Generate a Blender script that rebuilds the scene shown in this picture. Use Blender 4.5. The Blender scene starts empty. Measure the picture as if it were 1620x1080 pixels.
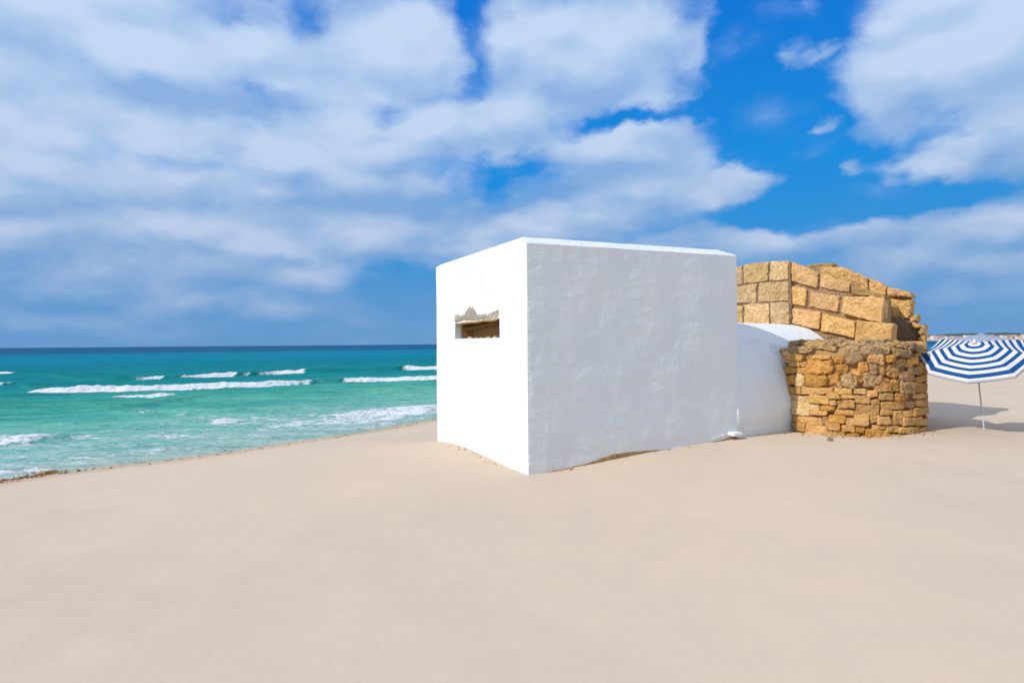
import bpy, bmesh, math, random
import numpy as np
from mathutils import Vector, Matrix, noise as mnoise

C = bpy.context.scene
COL = C.collection
RNG = random.Random(7)

# ---------------------------------------------------------------- camera
EYE = 1.65
FPX = 1054.0                      # focal length in pixels of a 1620 px wide picture
ROLL, PITCH = 0.0086, 0.0032
cd = bpy.data.cameras.new('camera')
cam = bpy.data.objects.new('camera', cd)
COL.objects.link(cam)
cd.sensor_width = 36.0
cd.lens = 36.0 * FPX / 1620.0
cd.clip_start = 0.05
cd.clip_end = 90000
FWD = Vector((0, math.cos(PITCH), math.sin(PITCH)))
UP0 = Vector((0, -math.sin(PITCH), math.cos(PITCH)))
RT0 = Vector((1, 0, 0))
RT = RT0 * math.cos(ROLL) - UP0 * math.sin(ROLL)
UPV = UP0 * math.cos(ROLL) + RT0 * math.sin(ROLL)
cam.matrix_world = Matrix(((RT.x, UPV.x, -FWD.x, 0), (RT.y, UPV.y, -FWD.y, 0),
                           (RT.z, UPV.z, -FWD.z, EYE), (0, 0, 0, 1)))
C.camera = cam
CAMP = Vector((0, 0, EYE))

def ray(px, py):
    return (FWD + RT * ((px - 810) / FPX) + UPV * ((540 - py) / FPX)).normalized()

def on_z(px, py, z):              # point of the level z seen at a picture position
    d = ray(px, py)
    t = (z - EYE) / d.z
    return CAMP + d * t

# ---------------------------------------------------------------- sun and exposure
SUN_AZ = Vector((-0.898, -0.440)).normalized()
SUN_EL = math.radians(37)
SUN_DIR = Vector((SUN_AZ.x * math.cos(SUN_EL), SUN_AZ.y * math.cos(SUN_EL), math.sin(SUN_EL)))
sl = bpy.data.lights.new('sun', 'SUN')
sl.energy = 3.1
sl.angle = math.radians(0.6)
sl.color = (1.0, 0.95, 0.87)
sun = bpy.data.objects.new('sun', sl)
sun.rotation_euler = (-SUN_DIR).to_track_quat('-Z', 'Y').to_euler()
sun.location = SUN_DIR * 50
COL.objects.link(sun)
C.view_settings.view_transform = 'Standard'
C.view_settings.look = 'None'
C.view_settings.exposure = 0.08
C.view_settings.gamma = 1.0
C.cycles.max_bounces = 6
C.cycles.use_denoising = True

# ---------------------------------------------------------------- node helpers
class NT:
    def __init__(self, tree):
        self.t = tree
    def n(self, kind, **kw):
        nd = self.t.nodes.new(kind)
        for k, v in kw.items():
            setattr(nd, k, v)
        return nd
    def set(self, sock, v):
        if isinstance(v, bpy.types.NodeSocket):
            self.t.links.new(v, sock)
        else:
            sock.default_value = v
    def math(self, op, a, b=None, c=None, clamp=False):
        nd = self.n('ShaderNodeMath', operation=op, use_clamp=clamp)
        self.set(nd.inputs[0], a)
        if b is not None: self.set(nd.inputs[1], b)
        if c is not None: self.set(nd.inputs[2], c)
        return nd.outputs[0]
    def vmath(self, op, a, b=None, scale=None):
        nd = self.n('ShaderNodeVectorMath', operation=op)
        self.set(nd.inputs[0], a)
        if b is not None: self.set(nd.inputs[1], b)
        if scale is not None: self.set(nd.inputs['Scale'], scale)
        return nd.outputs[0]
    def comb(self, x, y, z):
        nd = self.n('ShaderNodeCombineXYZ')
        for s, v in zip(nd.inputs, (x, y, z)): self.set(s, v)
        return nd.outputs[0]
    def sep(self, v):
        nd = self.n('ShaderNodeSeparateXYZ')
        self.set(nd.inputs[0], v)
        return nd.outputs
    def noise(self, vec, scale, detail=4, rough=0.5, dist=0.0, color=False, norm=True):
        nd = self.n('ShaderNodeTexNoise')
        nd.normalize = norm
        if vec is not None: self.set(nd.inputs['Vector'], vec)
        nd.inputs['Scale'].default_value = scale
        nd.inputs['Detail'].default_value = detail
        nd.inputs['Roughness'].default_value = rough
        nd.inputs['Distortion'].default_value = dist
        return nd.outputs['Color' if color else 'Fac']
    def voronoi(self, vec, scale, feature='F1', rand=1.0, out='Distance'):
        nd = self.n('ShaderNodeTexVoronoi', feature=feature)
        if vec is not None: self.set(nd.inputs['Vector'], vec)
        nd.inputs['Scale'].default_value = scale
        nd.inputs['Randomness'].default_value = rand
        return nd.outputs[out]
    def mapping(self, vec, loc=(0, 0, 0), rot=(0, 0, 0), scale=(1, 1, 1), kind='POINT'):
        nd = self.n('ShaderNodeMapping', vector_type=kind)
        self.set(nd.inputs['Vector'], vec)
        nd.inputs['Location'].default_value = loc
        nd.inputs['Rotation'].default_value = rot
        nd.inputs['Scale'].default_value = scale
        return nd.outputs[0]
    def smooth(self, v, lo, hi, a=0.0, b=1.0):
        nd = self.n('ShaderNodeMapRange', interpolation_type='SMOOTHSTEP')
        for i, x in enumerate((v, lo, hi, a, b)): self.set(nd.inputs[i], x)
        return nd.outputs[0]
    def lin(self, v, lo, hi, a=0.0, b=1.0):
        nd = self.n('ShaderNodeMapRange')
        for i, x in enumerate((v, lo, hi, a, b)): self.set(nd.inputs[i], x)
        return nd.outputs[0]
    def mix(self, f, a, b, blend='MIX'):
        nd = self.n('ShaderNodeMix', data_type='RGBA', blend_type=blend)
        self.set(nd.inputs[0], f)
        for s, v in ((nd.inputs[6], a), (nd.inputs[7], b)):
            if not isinstance(v, bpy.types.NodeSocket) and len(v) == 3: v = (*v, 1)
            self.set(s, v)
        return nd.outputs[2]
    def ramp(self, f, stops, interp='LINEAR'):
        nd = self.n('ShaderNodeValToRGB')
        cr = nd.color_ramp
        cr.interpolation = interp
        while len(cr.elements) > 1: cr.elements.remove(cr.elements[-1])
        cr.elements[0].position = stops[0][0]
        cr.elements[0].color = (*stops[0][1], 1)
        for p, c in stops[1:]:
            e = cr.elements.new(p)
            e.color = (*c, 1)
        self.set(nd.inputs[0], f)
        return nd.outputs[0]
    def attr(self, name, out='Fac'):
        nd = self.n('ShaderNodeAttribute', attribute_name=name)
        return nd.outputs[out]
    def bump(self, h, strength, dist, normal=None):
        nd = self.n('ShaderNodeBump')
        nd.inputs['Strength'].default_value = strength
        nd.inputs['Distance'].default_value = dist
        self.set(nd.inputs['Height'], h)
        if normal is not None: self.set(nd.inputs['Normal'], normal)
        return nd.outputs[0]

def material(name):
    m = bpy.data.materials.new(name)
    m.use_nodes = True
    nt = NT(m.node_tree)
    p = m.node_tree.nodes['Principled BSDF']
    p.inputs['Roughness'].default_value = 0.9
    p.inputs['Specular IOR Level'].default_value = 0.2
    return m, nt, p

# ---------------------------------------------------------------- sky (world)
def build_world():
    w = bpy.data.worlds.new('World')
    C.world = w
    w.use_nodes = True
    t = w.node_tree
    t.nodes.clear()
    k = NT(t)
    out = k.n('ShaderNodeOutputWorld')
    bg = k.n('ShaderNodeBackground')
    t.links.new(bg.outputs[0], out.inputs[0])
    STR = 0.1
    bg.inputs['Strength'].default_value = STR
    sky = k.n('ShaderNodeTexSky', sky_type='NISHITA')
    sky.sun_disc = False
    sky.sun_elevation = SUN_EL
    sky.sun_rotation = math.atan2(SUN_AZ.x, SUN_AZ.y)
    sky.altitude = 0
    sky.air_density = 1.0
    sky.dust_density = 0.4
    sky.ozone_density = 2.0
    D = k.n('ShaderNodeTexCoord').outputs['Generated']
    x, y, z = k.sep(D)
    az = k.math('ARCTAN2', x, y)
    el = k.math('ARCSINE', z)
    P = k.comb(az, el, 0.0)
    # coordinates of a flat cloud deck: clouds get thinner and closer towards the horizon
    zz = k.math('ADD', k.math('MAXIMUM', z, 0.0), 0.16)
    Q = k.comb(k.math('DIVIDE', x, zz), k.math('DIVIDE', y, zz), 0.0)
    warp = k.vmath('SCALE', k.vmath('SUBTRACT', k.noise(k.mapping(P, scale=(5, 8, 1)), 1.0, 5, 0.55, color=True), (0.5, 0.5, 0.5)), scale=0.10)
    warp2 = k.vmath('SCALE', k.vmath('SUBTRACT', k.noise(k.mapping(P, scale=(18, 26, 1)), 1.0, 3, 0.6, color=True), (0.5, 0.5, 0.5)), scale=0.035)
    Pw = k.vmath('ADD', k.vmath('ADD', P, warp), warp2)

    prev = [None]
    def blobs(items, acc):
        for (px, py, rx, ry, rot, wgt) in items:
            d = ray(px, py)
            a = math.atan2(d.x, d.y); e = math.asin(d.z)
            ca = math.cos(a)
            sx = rx / FPX * ca * ca
            sy = ry / FPX * ca
            g = k.n('ShaderNodeTexGradient', gradient_type='SPHERICAL')
            # (the tiny term only chains the nodes so that the shader stack stays short)
            src = k.vmath('ADD', Pw, k.vmath('SCALE', (1e-7, 1e-7, 0), scale=(prev[0] if prev[0] is not None else 0.0)))
            v = k.mapping(src, (a, e, 0), (0, 0, math.radians(rot)), (sx * 1.45, sy * 1.45, 1), 'TEXTURE')
            t.links.new(v, g.inputs[0])
            acc = k.math('MULTIPLY_ADD', g.outputs['Fac'], wgt, acc)
            prev[0] = acc
        return acc
    # cloud masses (picture x, y, half width, half height, tilt, weight)
    CL = [
        (110, 50, 460, 140, 0, 2.0), (60, 215, 330, 75, 0, 1.25), (330, 215, 330, 60, 2, 1.25), (250, 290, 420, 70, 0, 1.2), (330, 80, 300, 100, 0, 1.5),
        (620, 75, 170, 110, 0, 1.6), (470, 100, 200, 90, 0, 1.4), (935, 95, 230, 110, -6, 1.6), (1095, 45, 75, 45, 25, 0.9),
        (800, 30, 130, 70, 0, 0.8), (560, 225, 270, 75, 0, 1.35), (770, 205, 200, 75, 4, 1.6), (640, 300, 260, 60, 0, 1.05),
        (1010, 242, 180, 66, 6, 2.0), (1180, 282, 140, 40, 10, 2.4), (1090, 215, 75, 45, 0, 1.0), (930, 300, 180, 45, 0, 0.95),
        (755, 312, 75, 32, 0, 1.05), (150, 350, 520, 70, 0, 1.5), (520, 350, 400, 60, 0, 1.4), (240, 425, 520, 50, 0, 1.25),
        (600, 400, 280, 42, 0, 1.1), (860, 350, 260, 55, 0, 1.3), (1010, 330, 220, 34, 0, 0.95), (820, 400, 190, 34, 0, 0.75),
        (1130, 390, 200, 44, 0, 1.25), (1242, 98, 52, 32, -10, 1.8), (1292, 86, 70, 20, 20, 1.4), (1288, 201, 50, 22, 0, 2.0),
        (1350, 275, 32, 30, 40, 1.7), (1480, 100, 220, 150, 12, 2.1), (1580, 60, 230, 170, 0, 2.0), (1600, 190, 150, 80, 0, 1.4),
        (1400, 150, 130, 80, 0, 1.3), (1420, 212, 120, 36, -6, 0.95), (1500, 272, 160, 44, 4, 1.2), (1610, 260, 100, 48, 0, 1.0),
        (1500, 372, 230, 46, 4, 1.35), (1610, 340, 140, 50, 0, 1.05), (1405, 422, 110, 30, 0, 1.2), (1500, 450, 80, 24, 10, 1.1),
        (1590, 420, 140, 36, 0, 1.2), (380, 470, 400, 34, 0, 0.9), (130, 490, 400, 34, 0, 0.9),
    ]
    HO = [
        (385, 125, 80, 26, -8, -.75), (290, 62, 60, 16, -28, -0.4), (395, 22, 70, 22, -12, -0.4), (495, 35, 26, 60, -15, -.45),
        (748, 80, 26, 75, -8, -.6), (735, 15, 40, 24, 0, -.3), (618, 172, 30, 20, 20, -.4), (815, 276, 90, 24, 12, -.8), (1000, 180, 120, 17, 6, -1.1),
        (1215, 190, 95, 120, 0, -1.6), (1190, 50, 50, 80, 0, -1.4), (1320, 40, 34, 60, 20, -.5), (1490, 208, 70, 22, 0, -.6), (1575, 225, 60, 18, 0, -.5),
        (640, 465, 140, 34, 0, -0.5), (1310, 325, 170, 32, 0, -1.4), (1300, 250, 80, 60, 0, -1.2), (700, 275, 50, 18, 0, -0.4), (1420, 240, 90, 12, 0, -.5), (1450, 320, 150, 18, 0, -.5),
        (1090, 120, 40, 40, 0, -.4),
    ]
    # brighter puffs and greyer undersides
    LI = [
        (110, 30, 330, 80, 0, .9), (640, 80, 130, 80, 0, .5), (930, 60, 160, 70, 0, .4), (70, 190, 240, 50, 0, .6), (250, 260, 300, 50, 0, .5), (420, 210, 150, 40, 0, .45),
        (570, 200, 150, 50, 0, .55), (800, 195, 120, 40, 0, .6), (1000, 205, 110, 32, 6, .6), (1190, 262, 110, 24, 8, .6), (1480, 60, 170, 100, 0, .6), (1590, 30, 120, 110, 0, .6),
        (1480, 355, 160, 18, 3, .35), (1120, 368, 150, 16, 0, .35), (1490, 258, 90, 16, 0, .3), (330, 340, 200, 22, 0, .4), (440, 390, 200, 18, 0, .55), (120, 350, 160, 14, 0, .4), (560, 430, 120, 12, 0, .4), (100, 440, 200, 12, 0, .35), (60, 290, 170, 36, 0, .4), (760, 300, 50, 14, 0, .4),
        (140, 120, 300, 32, 0, -.7), (330, 150, 160, 30, 0, -.5), (100, 330, 220, 24, 0, -.5), (330, 300, 200, 22, 0, -.2), (600, 300, 230, 28, 0, -.35), (220, 395, 220, 22, 0, -.5),
        (950, 150, 180, 40, 0, -.4), (830, 250, 130, 26, 0, -.45), (1010, 285, 130, 26, 6, -.5), (1190, 308, 100, 16, 8, -.45), (1480, 200, 140, 40, 0, -.5), (1500, 395, 180, 22, 3, -.5), (1130, 405, 160, 20, 0, -.4), (1500, 290, 120, 16, 0, -.35), (480, 330, 120, 14, 0, -.4),
    ]
    def unite(items):
        acc = None
        for it in items:
            g = blobs([it], 0.0)
            acc = g if acc is None else k.math('SMOOTH_MAX', acc, g, 0.28)
            prev[0] = acc
        return acc
    acc = unite(CL)
    acc = blobs(HO, acc)
    aut = blobs(LI, 0.0)
    PS = k.comb(az, k.math('MULTIPLY', k.math('POWER', k.math('MAXIMUM', el, 0.001), 0.8), 1.7), 0.0)
    fb = k.noise(PS, 4.6, 8, 0.58, 0.15)
    fb2 = k.noise(k.vmath('ADD', PS, (-0.02, 0.045, 0.0)), 4.6, 4, 0.55, 0.15)
    fbl = k.noise(k.mapping(P, scale=(3.0, 9.0, 1.0)), 1.6, 3, 0.55)
    wisp = k.noise(k.vmath('ADD', PS, k.vmath('SCALE', warp, scale=1.5)), 17.0, 4, 0.6)
    PV = k.vmath('ADD', k.mapping(PS, scale=(1.0, 1.25, 1.0)), k.vmath('SCALE', k.vmath('ADD', warp, warp2), scale=0.9))
    vo = k.n('ShaderNodeTexVoronoi', feature='SMOOTH_F1', voronoi_dimensions='2D')
    vo.inputs['Scale'].default_value = 7.5
    vo.inputs['Smoothness'].default_value = 0.6
    t.links.new(PV, vo.inputs['Vector'])
    puff = k.math('SUBTRACT', 0.5, vo.outputs['Distance'])
    vo2 = k.n('ShaderNodeTexVoronoi', feature='SMOOTH_F1', voronoi_dimensions='2D')
    vo2.inputs['Scale'].default_value = 7.5
    vo2.inputs['Smoothness'].default_value = 0.6
    t.links.new(k.vmath('ADD', PV, (-0.015, 0.05, 0.0)), vo2.inputs['Vector'])
    relief = k.math('SUBTRACT', vo2.outputs['Distance'], vo.outputs['Distance'])
    # sky away from the view: unseen broken cloud, thickened as fill light
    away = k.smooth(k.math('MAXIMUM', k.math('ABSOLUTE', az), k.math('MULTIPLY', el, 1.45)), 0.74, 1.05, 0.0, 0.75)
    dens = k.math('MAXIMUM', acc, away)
    dens = k.math('ADD', dens, k.math('MULTIPLY', k.math('SUBTRACT', fb, 0.5), 1.15))
    dens = k.math('ADD', dens, k.math('MULTIPLY', k.math('SUBTRACT', wisp, 0.5), 0.30))
    dens = k.math('ADD', dens, k.math('MULTIPLY', puff, 0.38))
    cover = k.smooth(dens, 0.06, 1.02)
    # clear sky: the physical sky pulled towards the deep polarised blue of the day
    clr = k.ramp(k.lin(el, 0.0, 0.6), [(0.0, (1.05, 2.95, 5.9)), (0.10, (0.85, 2.85, 6.0)), (0.22, (0.25, 2.65, 6.4)), (0.42, (0.02, 2.45, 7.0)), (0.75, (0.01, 1.75, 6.6)), (1.0, (0.02, 1.5, 6.2))])
    clear = k.mix(0.95, sky.outputs[0], clr)
    # cloud light
    lit = k.math('MULTIPLY_ADD', k.math('SUBTRACT', fb, fb2), 1.7, 0.42)
    lit = k.math('ADD', lit, k.math('MULTIPLY', relief, 0.9))
    lit = k.math('ADD', lit, k.math('MULTIPLY', puff, 0.35))
    lit = k.math('ADD', lit, k.math('MULTIPLY', aut, 0.72))
    lit = k.math('ADD', lit, k.math('MULTIPLY', k.math('SUBTRACT', fbl, 0.5), 0.3))
    lit = k.math('ADD', lit, k.math('MULTIPLY', k.smooth(dens, 0.6, 1.8), 0.06))
    lit = k.math('ADD', lit, k.math('MULTIPLY', k.math('SUBTRACT', wisp, 0.5), 0.35), clamp=True)
    hi = k.mix(k.smooth(el, 0.03, 0.42), (4.9, 5.75, 7.6), (5.7, 6.95, 8.8))
    lo = k.mix(k.smooth(el, 0.03, 0.42), (1.9, 3.6, 6.2), (2.9, 4.6, 7.5))
    cloud = k.mix(lit, lo, hi)
    # unseen cloud overhead and behind the view, brightened to lift the shaded sides
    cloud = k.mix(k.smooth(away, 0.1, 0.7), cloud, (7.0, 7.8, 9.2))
    lowfade = k.smooth(el, -0.01, 0.13)
    cover = k.math('MULTIPLY', cover, k.math('MULTIPLY_ADD', lowfade, 0.70, 0.26))
    cover = k.math('MULTIPLY', cover, 0.95)
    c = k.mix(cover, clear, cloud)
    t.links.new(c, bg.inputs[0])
    w.cycles.sampling_method = 'MANUAL'
    w.cycles.sample_map_resolution = 512
build_world()

# ---------------------------------------------------------------- mesh helpers
def tag(o, label=None, cat=None, group=None, kind=None):
    if label: o['label'] = label
    if cat: o['category'] = cat
    if group: o['group'] = group
    if kind: o['kind'] = kind
    return o

def empty(name, loc, rz=0.0):
    o = bpy.data.objects.new(name, None)
    o.location = loc
    o.rotation_euler = (0, 0, rz)
    o.empty_display_size = 0.2
    COL.objects.link(o)
    return o

def link(name, me, mat=None, parent=None):
    o = bpy.data.objects.new(name, me)
    if mat: me.materials.append(mat)
    COL.objects.link(o)
    if parent: o.parent = parent
    return o

def grid_mesh(name, X, Y, Z, attrs=None):
    nr, nc = X.shape
    me = bpy.data.meshes.new(name)
    n = nr * nc
    co = np.stack([X, Y, Z], -1).reshape(-1).astype(np.float32)
    i = np.arange(n).reshape(nr, nc)
    q = np.stack([i[:-1, :-1], i[:-1, 1:], i[1:, 1:], i[1:, :-1]], -1).reshape(-1).astype(np.int32)
    nq = len(q) // 4
    me.vertices.add(n); me.vertices.foreach_set('co', co)
    me.loops.add(len(q)); me.loops.foreach_set('vertex_index', q)
    me.polygons.add(nq)
    me.polygons.foreach_set('loop_start', np.arange(nq, dtype=np.int32) * 4)
    me.polygons.foreach_set('loop_total', np.full(nq, 4, dtype=np.int32))
    me.update(calc_edges=True)
    me.validate()
    me.polygons.foreach_set('use_smooth', np.ones(nq, dtype=bool))
    for k, v in (attrs or {}).items():
        a = me.attributes.new(k, 'FLOAT', 'POINT')
        a.data.foreach_set('value', v.reshape(-1).astype(np.float32))
    return me

_perm = np.random.RandomState(3).rand(256, 256)
def vnoise(x, y):
    xi = np.floor(x).astype(int); yi = np.floor(y).astype(int)
    fx = x - xi; fy = y - yi
    fx = fx * fx * (3 - 2 * fx); fy = fy * fy * (3 - 2 * fy)
    a = _perm[xi & 255, yi & 255]; b = _perm[(xi + 1) & 255, yi & 255]
    c = _perm[xi & 255, (yi + 1) & 255]; d = _perm[(xi + 1) & 255, (yi + 1) & 255]
    return (a * (1 - fx) + b * fx) * (1 - fy) + (c * (1 - fx) + d * fx) * fy - 0.5
def fbm(x, y, octs=4, g=0.5):
    s = 0; a = 1
    for o in range(octs):
        s = s + a * vnoise(x + 17.3 * o, y + 9.1 * o)
        x = x * 2.03; y = y * 2.03; a *= g
    return s
def sstep(a, b, v):
    t = np.clip((v - a) / (b - a), 0, 1)
    return t * t * (3 - 2 * t)

class MB:
    """collects vertices, faces and a colour per vertex, then links ONE mesh object"""
    def __init__(self):
        self.v = []; self.f = []; self.c = []; self.mi = []
    def add(self, vs, fs, col=(1, 1, 1), mi=0):
        b = len(self.v)
        self.v += [tuple(p) for p in vs]
        self.f += [tuple(b + i for i in f) for f in fs]
        self.c += [col] * len(vs)
        self.mi += [mi] * len(fs)
    def build(self, name, mat, parent=None, smooth=True, mats=None):
        me = bpy.data.meshes.new(name)
        me.from_pydata(self.v, [], self.f)
        me.update()
        if smooth: me.polygons.foreach_set('use_smooth', [True] * len(self.f))
        a = me.attributes.new('tint', 'FLOAT_COLOR', 'POINT')
        a.data.foreach_set('color', np.array([(*c, 1) for c in self.c], dtype=np.float32).reshape(-1))
        bm = bmesh.new(); bm.from_mesh(me)
        bmesh.ops.recalc_face_normals(bm, faces=bm.faces)
        bm.to_mesh(me); bm.free()
        o = link(name, me, mat, parent)
        for m in (mats or []): me.materials.append(m)
        if mats: me.polygons.foreach_set('material_index', self.mi)
        return o

def lattice(nu, nv, nw):
    """surface points of a cube -1..1 with shared vertices, and its quads"""
    idx = {}; pts = []; fs = []
    def vid(i, j, k):
        key = (i, j, k)
        if key not in idx:
            idx[key] = len(pts)
            pts.append((2 * i / nu - 1, 2 * j / nv - 1, 2 * k / nw - 1))
        return idx[key]
    for i in range(nu):
        for j in range(nv):
            for k in (0, nw):
                fs.append((vid(i, j, k), vid(i + 1, j, k), vid(i + 1, j + 1, k), vid(i, j + 1, k)))
    for i in range(nu):
        for k in range(nw):
            for j in (0, nv):
                fs.append((vid(i, j, k), vid(i + 1, j, k), vid(i + 1, j, k + 1), vid(i, j, k + 1)))
    for j in range(nv):
        for k in range(nw):
            for i in (0, nu):
                fs.append((vid(i, j, k), vid(i, j + 1, k), vid(i, j + 1, k + 1), vid(i, j, k + 1)))
    return pts, fs

def rock(mb, half, mapfn, n, r, amp, freq, seed, col, pit=0.0):
    """rounded, eroded block: half sizes, map from local (a,b,c) to the world"""
    pts, fs = lattice(*n)
    off = Vector((seed * 13.7 % 91, seed * 7.3 % 53, seed * 3.1 % 37))
    hx, hy, hz = half
    r = min(r, hx * .98, hy * .98, hz * .98)
    vs = []
    for (u, v, w) in pts:
        p = Vector((u * hx, v * hy, w * hz))
        q = Vector((max(-hx + r, min(hx - r, p.x)), max(-hy + r, min(hy - r, p.y)), max(-hz + r, min(hz - r, p.z))))
        d = p - q
        nrm = d.normalized() if d.length > 1e-6 else Vector((0, 0, 0))
        s = q + nrm * r
        e = nrm if nrm.length > 0 else Vector((0, 0, 1))
        N = mnoise.noise(s * freq + off) + 0.55 * mnoise.noise(s * freq * 2.3 + off) + 0.3 * mnoise.noise(s * freq * 5.1 + off)
        if pit:
            c = mnoise.noise(s * freq * 3.2 + off * 1.7)
            N -= pit * max(0, c - 0.15) * 3
        # whole-shape wobble so that outlines are never straight
        wob = Vector((mnoise.noise(s * freq * .6 + off * 2), mnoise.noise(s * freq * .6 + off * 3), 0)) * amp * 1.2
        s = s + e * N * amp + wob
        vs.append(mapfn(s.x, s.y, s.z))
    mb.add(vs, fs, col)

# ---------------------------------------------------------------- the ground: shoreline, sand, sea
SEA = -0.30
shore_px = [(0, 761), (79, 748), (116, 745), (193, 734), (289, 725), (360, 715), (436, 704), (508, 693), (605, 678), (693, 662.5)]
SH = [on_z(px, py, -0.25) for px, py in shore_px]
SH = [(p.x, p.y) for p in SH]
SH = [(-150, -130), (-40, -22), (-15, 1.5)] + SH + [(4, 24.5), (12, 31.5), (22, 37), (34, 40.5), (60, 44), (120, 48), (400, 55)]
SH = np.array(SH)

def shore_dist(X, Y):
    """signed distance to the shoreline, positive on land"""
    best = np.full(X.shape, 1e9); sg = np.zeros(X.shape)
    for a, b in zip(SH[:-1], SH[1:]):
        d = b - a; L2 = d @ d
        t = np.clip(((X - a[0]) * d[0] + (Y - a[1]) * d[1]) / L2, 0, 1)
        qx = a[0] + t * d[0]; qy = a[1] + t * d[1]
        ds = np.hypot(X - qx, Y - qy)
        cr = d[0] * (Y - a[1]) - d[1] * (X - a[0])
        m = ds < best
        best = np.where(m, ds, best); sg = np.where(m, np.where(cr > 0, -1.0, 1.0), sg)
    return best * sg

def land_z(X, Y):
    zi = 0.24 * sstep(-0.2, 3.8, X) * sstep(-2, 6, Y)
    zi = zi + 0.05 * np.exp(-(((X + 0.75) / 0.8) ** 2 + ((Y - 10.4) / 1.2) ** 2))
    zi = zi + 0.05 * fbm(X * 0.35, Y * 0.35, 3) * sstep(3, 8, np.hypot(X, Y - 9)) + 0.026 * fbm(X * 0.8 + 4, Y * 0.8, 4) + 0.03 * np.exp(-(((X - 1.7) / .9) ** 2 + ((Y - 8.9) / .6) ** 2))
    zi = zi + 0.07 * np.exp(-(((X - 7.4) / 1.3) ** 2 + ((Y - 9.9) / 1.0) ** 2))
    zi = zi - 0.02 * sstep(4, 0, Y)
    return zi
def ground_z(X, Y):
    d = shore_dist(X, Y) + 0.16 * fbm(X * 1.3, Y * 1.3, 3)
    zi = land_z(X, Y)
    z = -0.25 + (zi + 0.25) * sstep(-0.1, 4.2, d)
    z = np.where(d < 0, -0.25 - 0.16 * np.clip(-d, 0, 0.6) - 0.04 * np.clip(-d - 0.6, 0, 60), z)
    return z
def gz(x, y):
    return float(ground_z(np.array([[x]], float), np.array([[y]], float))[0, 0])

def axis(parts):
    out = []
    for a, b, n in parts:
        out += list(np.linspace(a, b, n, endpoint=False))
    return np.array(out + [parts[-1][1]])

def build_sand():
    xs = axis([(-140, -40, 10), (-40, -11, 40), (-11, 14, 320), (14, 45, 60), (45, 400, 30)])
    ys = axis([(-120, -10, 12), (-10, 1, 25), (1, 20, 260), (20, 50, 80), (50, 90, 10)])
    X, Y = np.meshgrid(xs, ys)
    Z = ground_z(X, Y)
    wet = sstep(0.55, 0.0, shore_dist(X, Y) + 0.25 * fbm(X * 0.9 + 3, Y * 0.9, 3))
    me = grid_mesh('sand', X, Y, Z, {'wet': wet})
    m, k, p = material('sand')
    co = k.n('ShaderNodeNewGeometry').outputs['Position']
    big = k.noise(co, 0.35, 3, 0.5)
    mid = k.noise(co, 2.6, 5, 0.6)
    fine = k.noise(co, 90.0, 3, 0.7)
    grain = k.noise(co, 420.0, 2, 0.6)
    c = k.mix(k.smooth(big, 0.3, 0.7), (0.585, 0.472, 0.362), (0.62, 0.503, 0.38))
    c = k.mix(k.smooth(mid, 0.35, 0.72, 0.0, 0.55), c, (0.645, 0.515, 0.388))
    c = k.mix(k.smooth(fine, 0.52, 0.8, 0.0, 0.35), c, (0.46, 0.37, 0.28))
    spk = k.voronoi(co, 7.0)
    spk2 = k.math('MULTIPLY', k.smooth(spk, 0.055, 0.02), k.smooth(k.noise(co, 1.3, 2), 0.5, 0.62))
    c = k.mix(k.math('MULTIPLY', spk2, 0.55), c, (0.30, 0.21, 0.13))
    c = k.mix(k.math('MULTIPLY', k.attr('wet'), 0.6), c, (0.42, 0.30, 0.19))
    k.set(p.inputs['Base Color'], c)
    h = k.math('ADD', k.math('MULTIPLY', fine, 0.35), k.math('MULTIPLY', grain, 0.25))
    h = k.math('ADD', h, k.math('MULTIPLY', k.noise(co, 9.0, 4, 0.6), 0.9))
    k.set(p.inputs['Normal'], k.bump(h, 0.30, 0.02))
    p.inputs['Roughness'].default_value = 0.95
    p.inputs['Specular IOR Level'].default_value = 0.1
    o = link('sand', me, m)
    tag(o, kind='structure')
build_sand()

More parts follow.
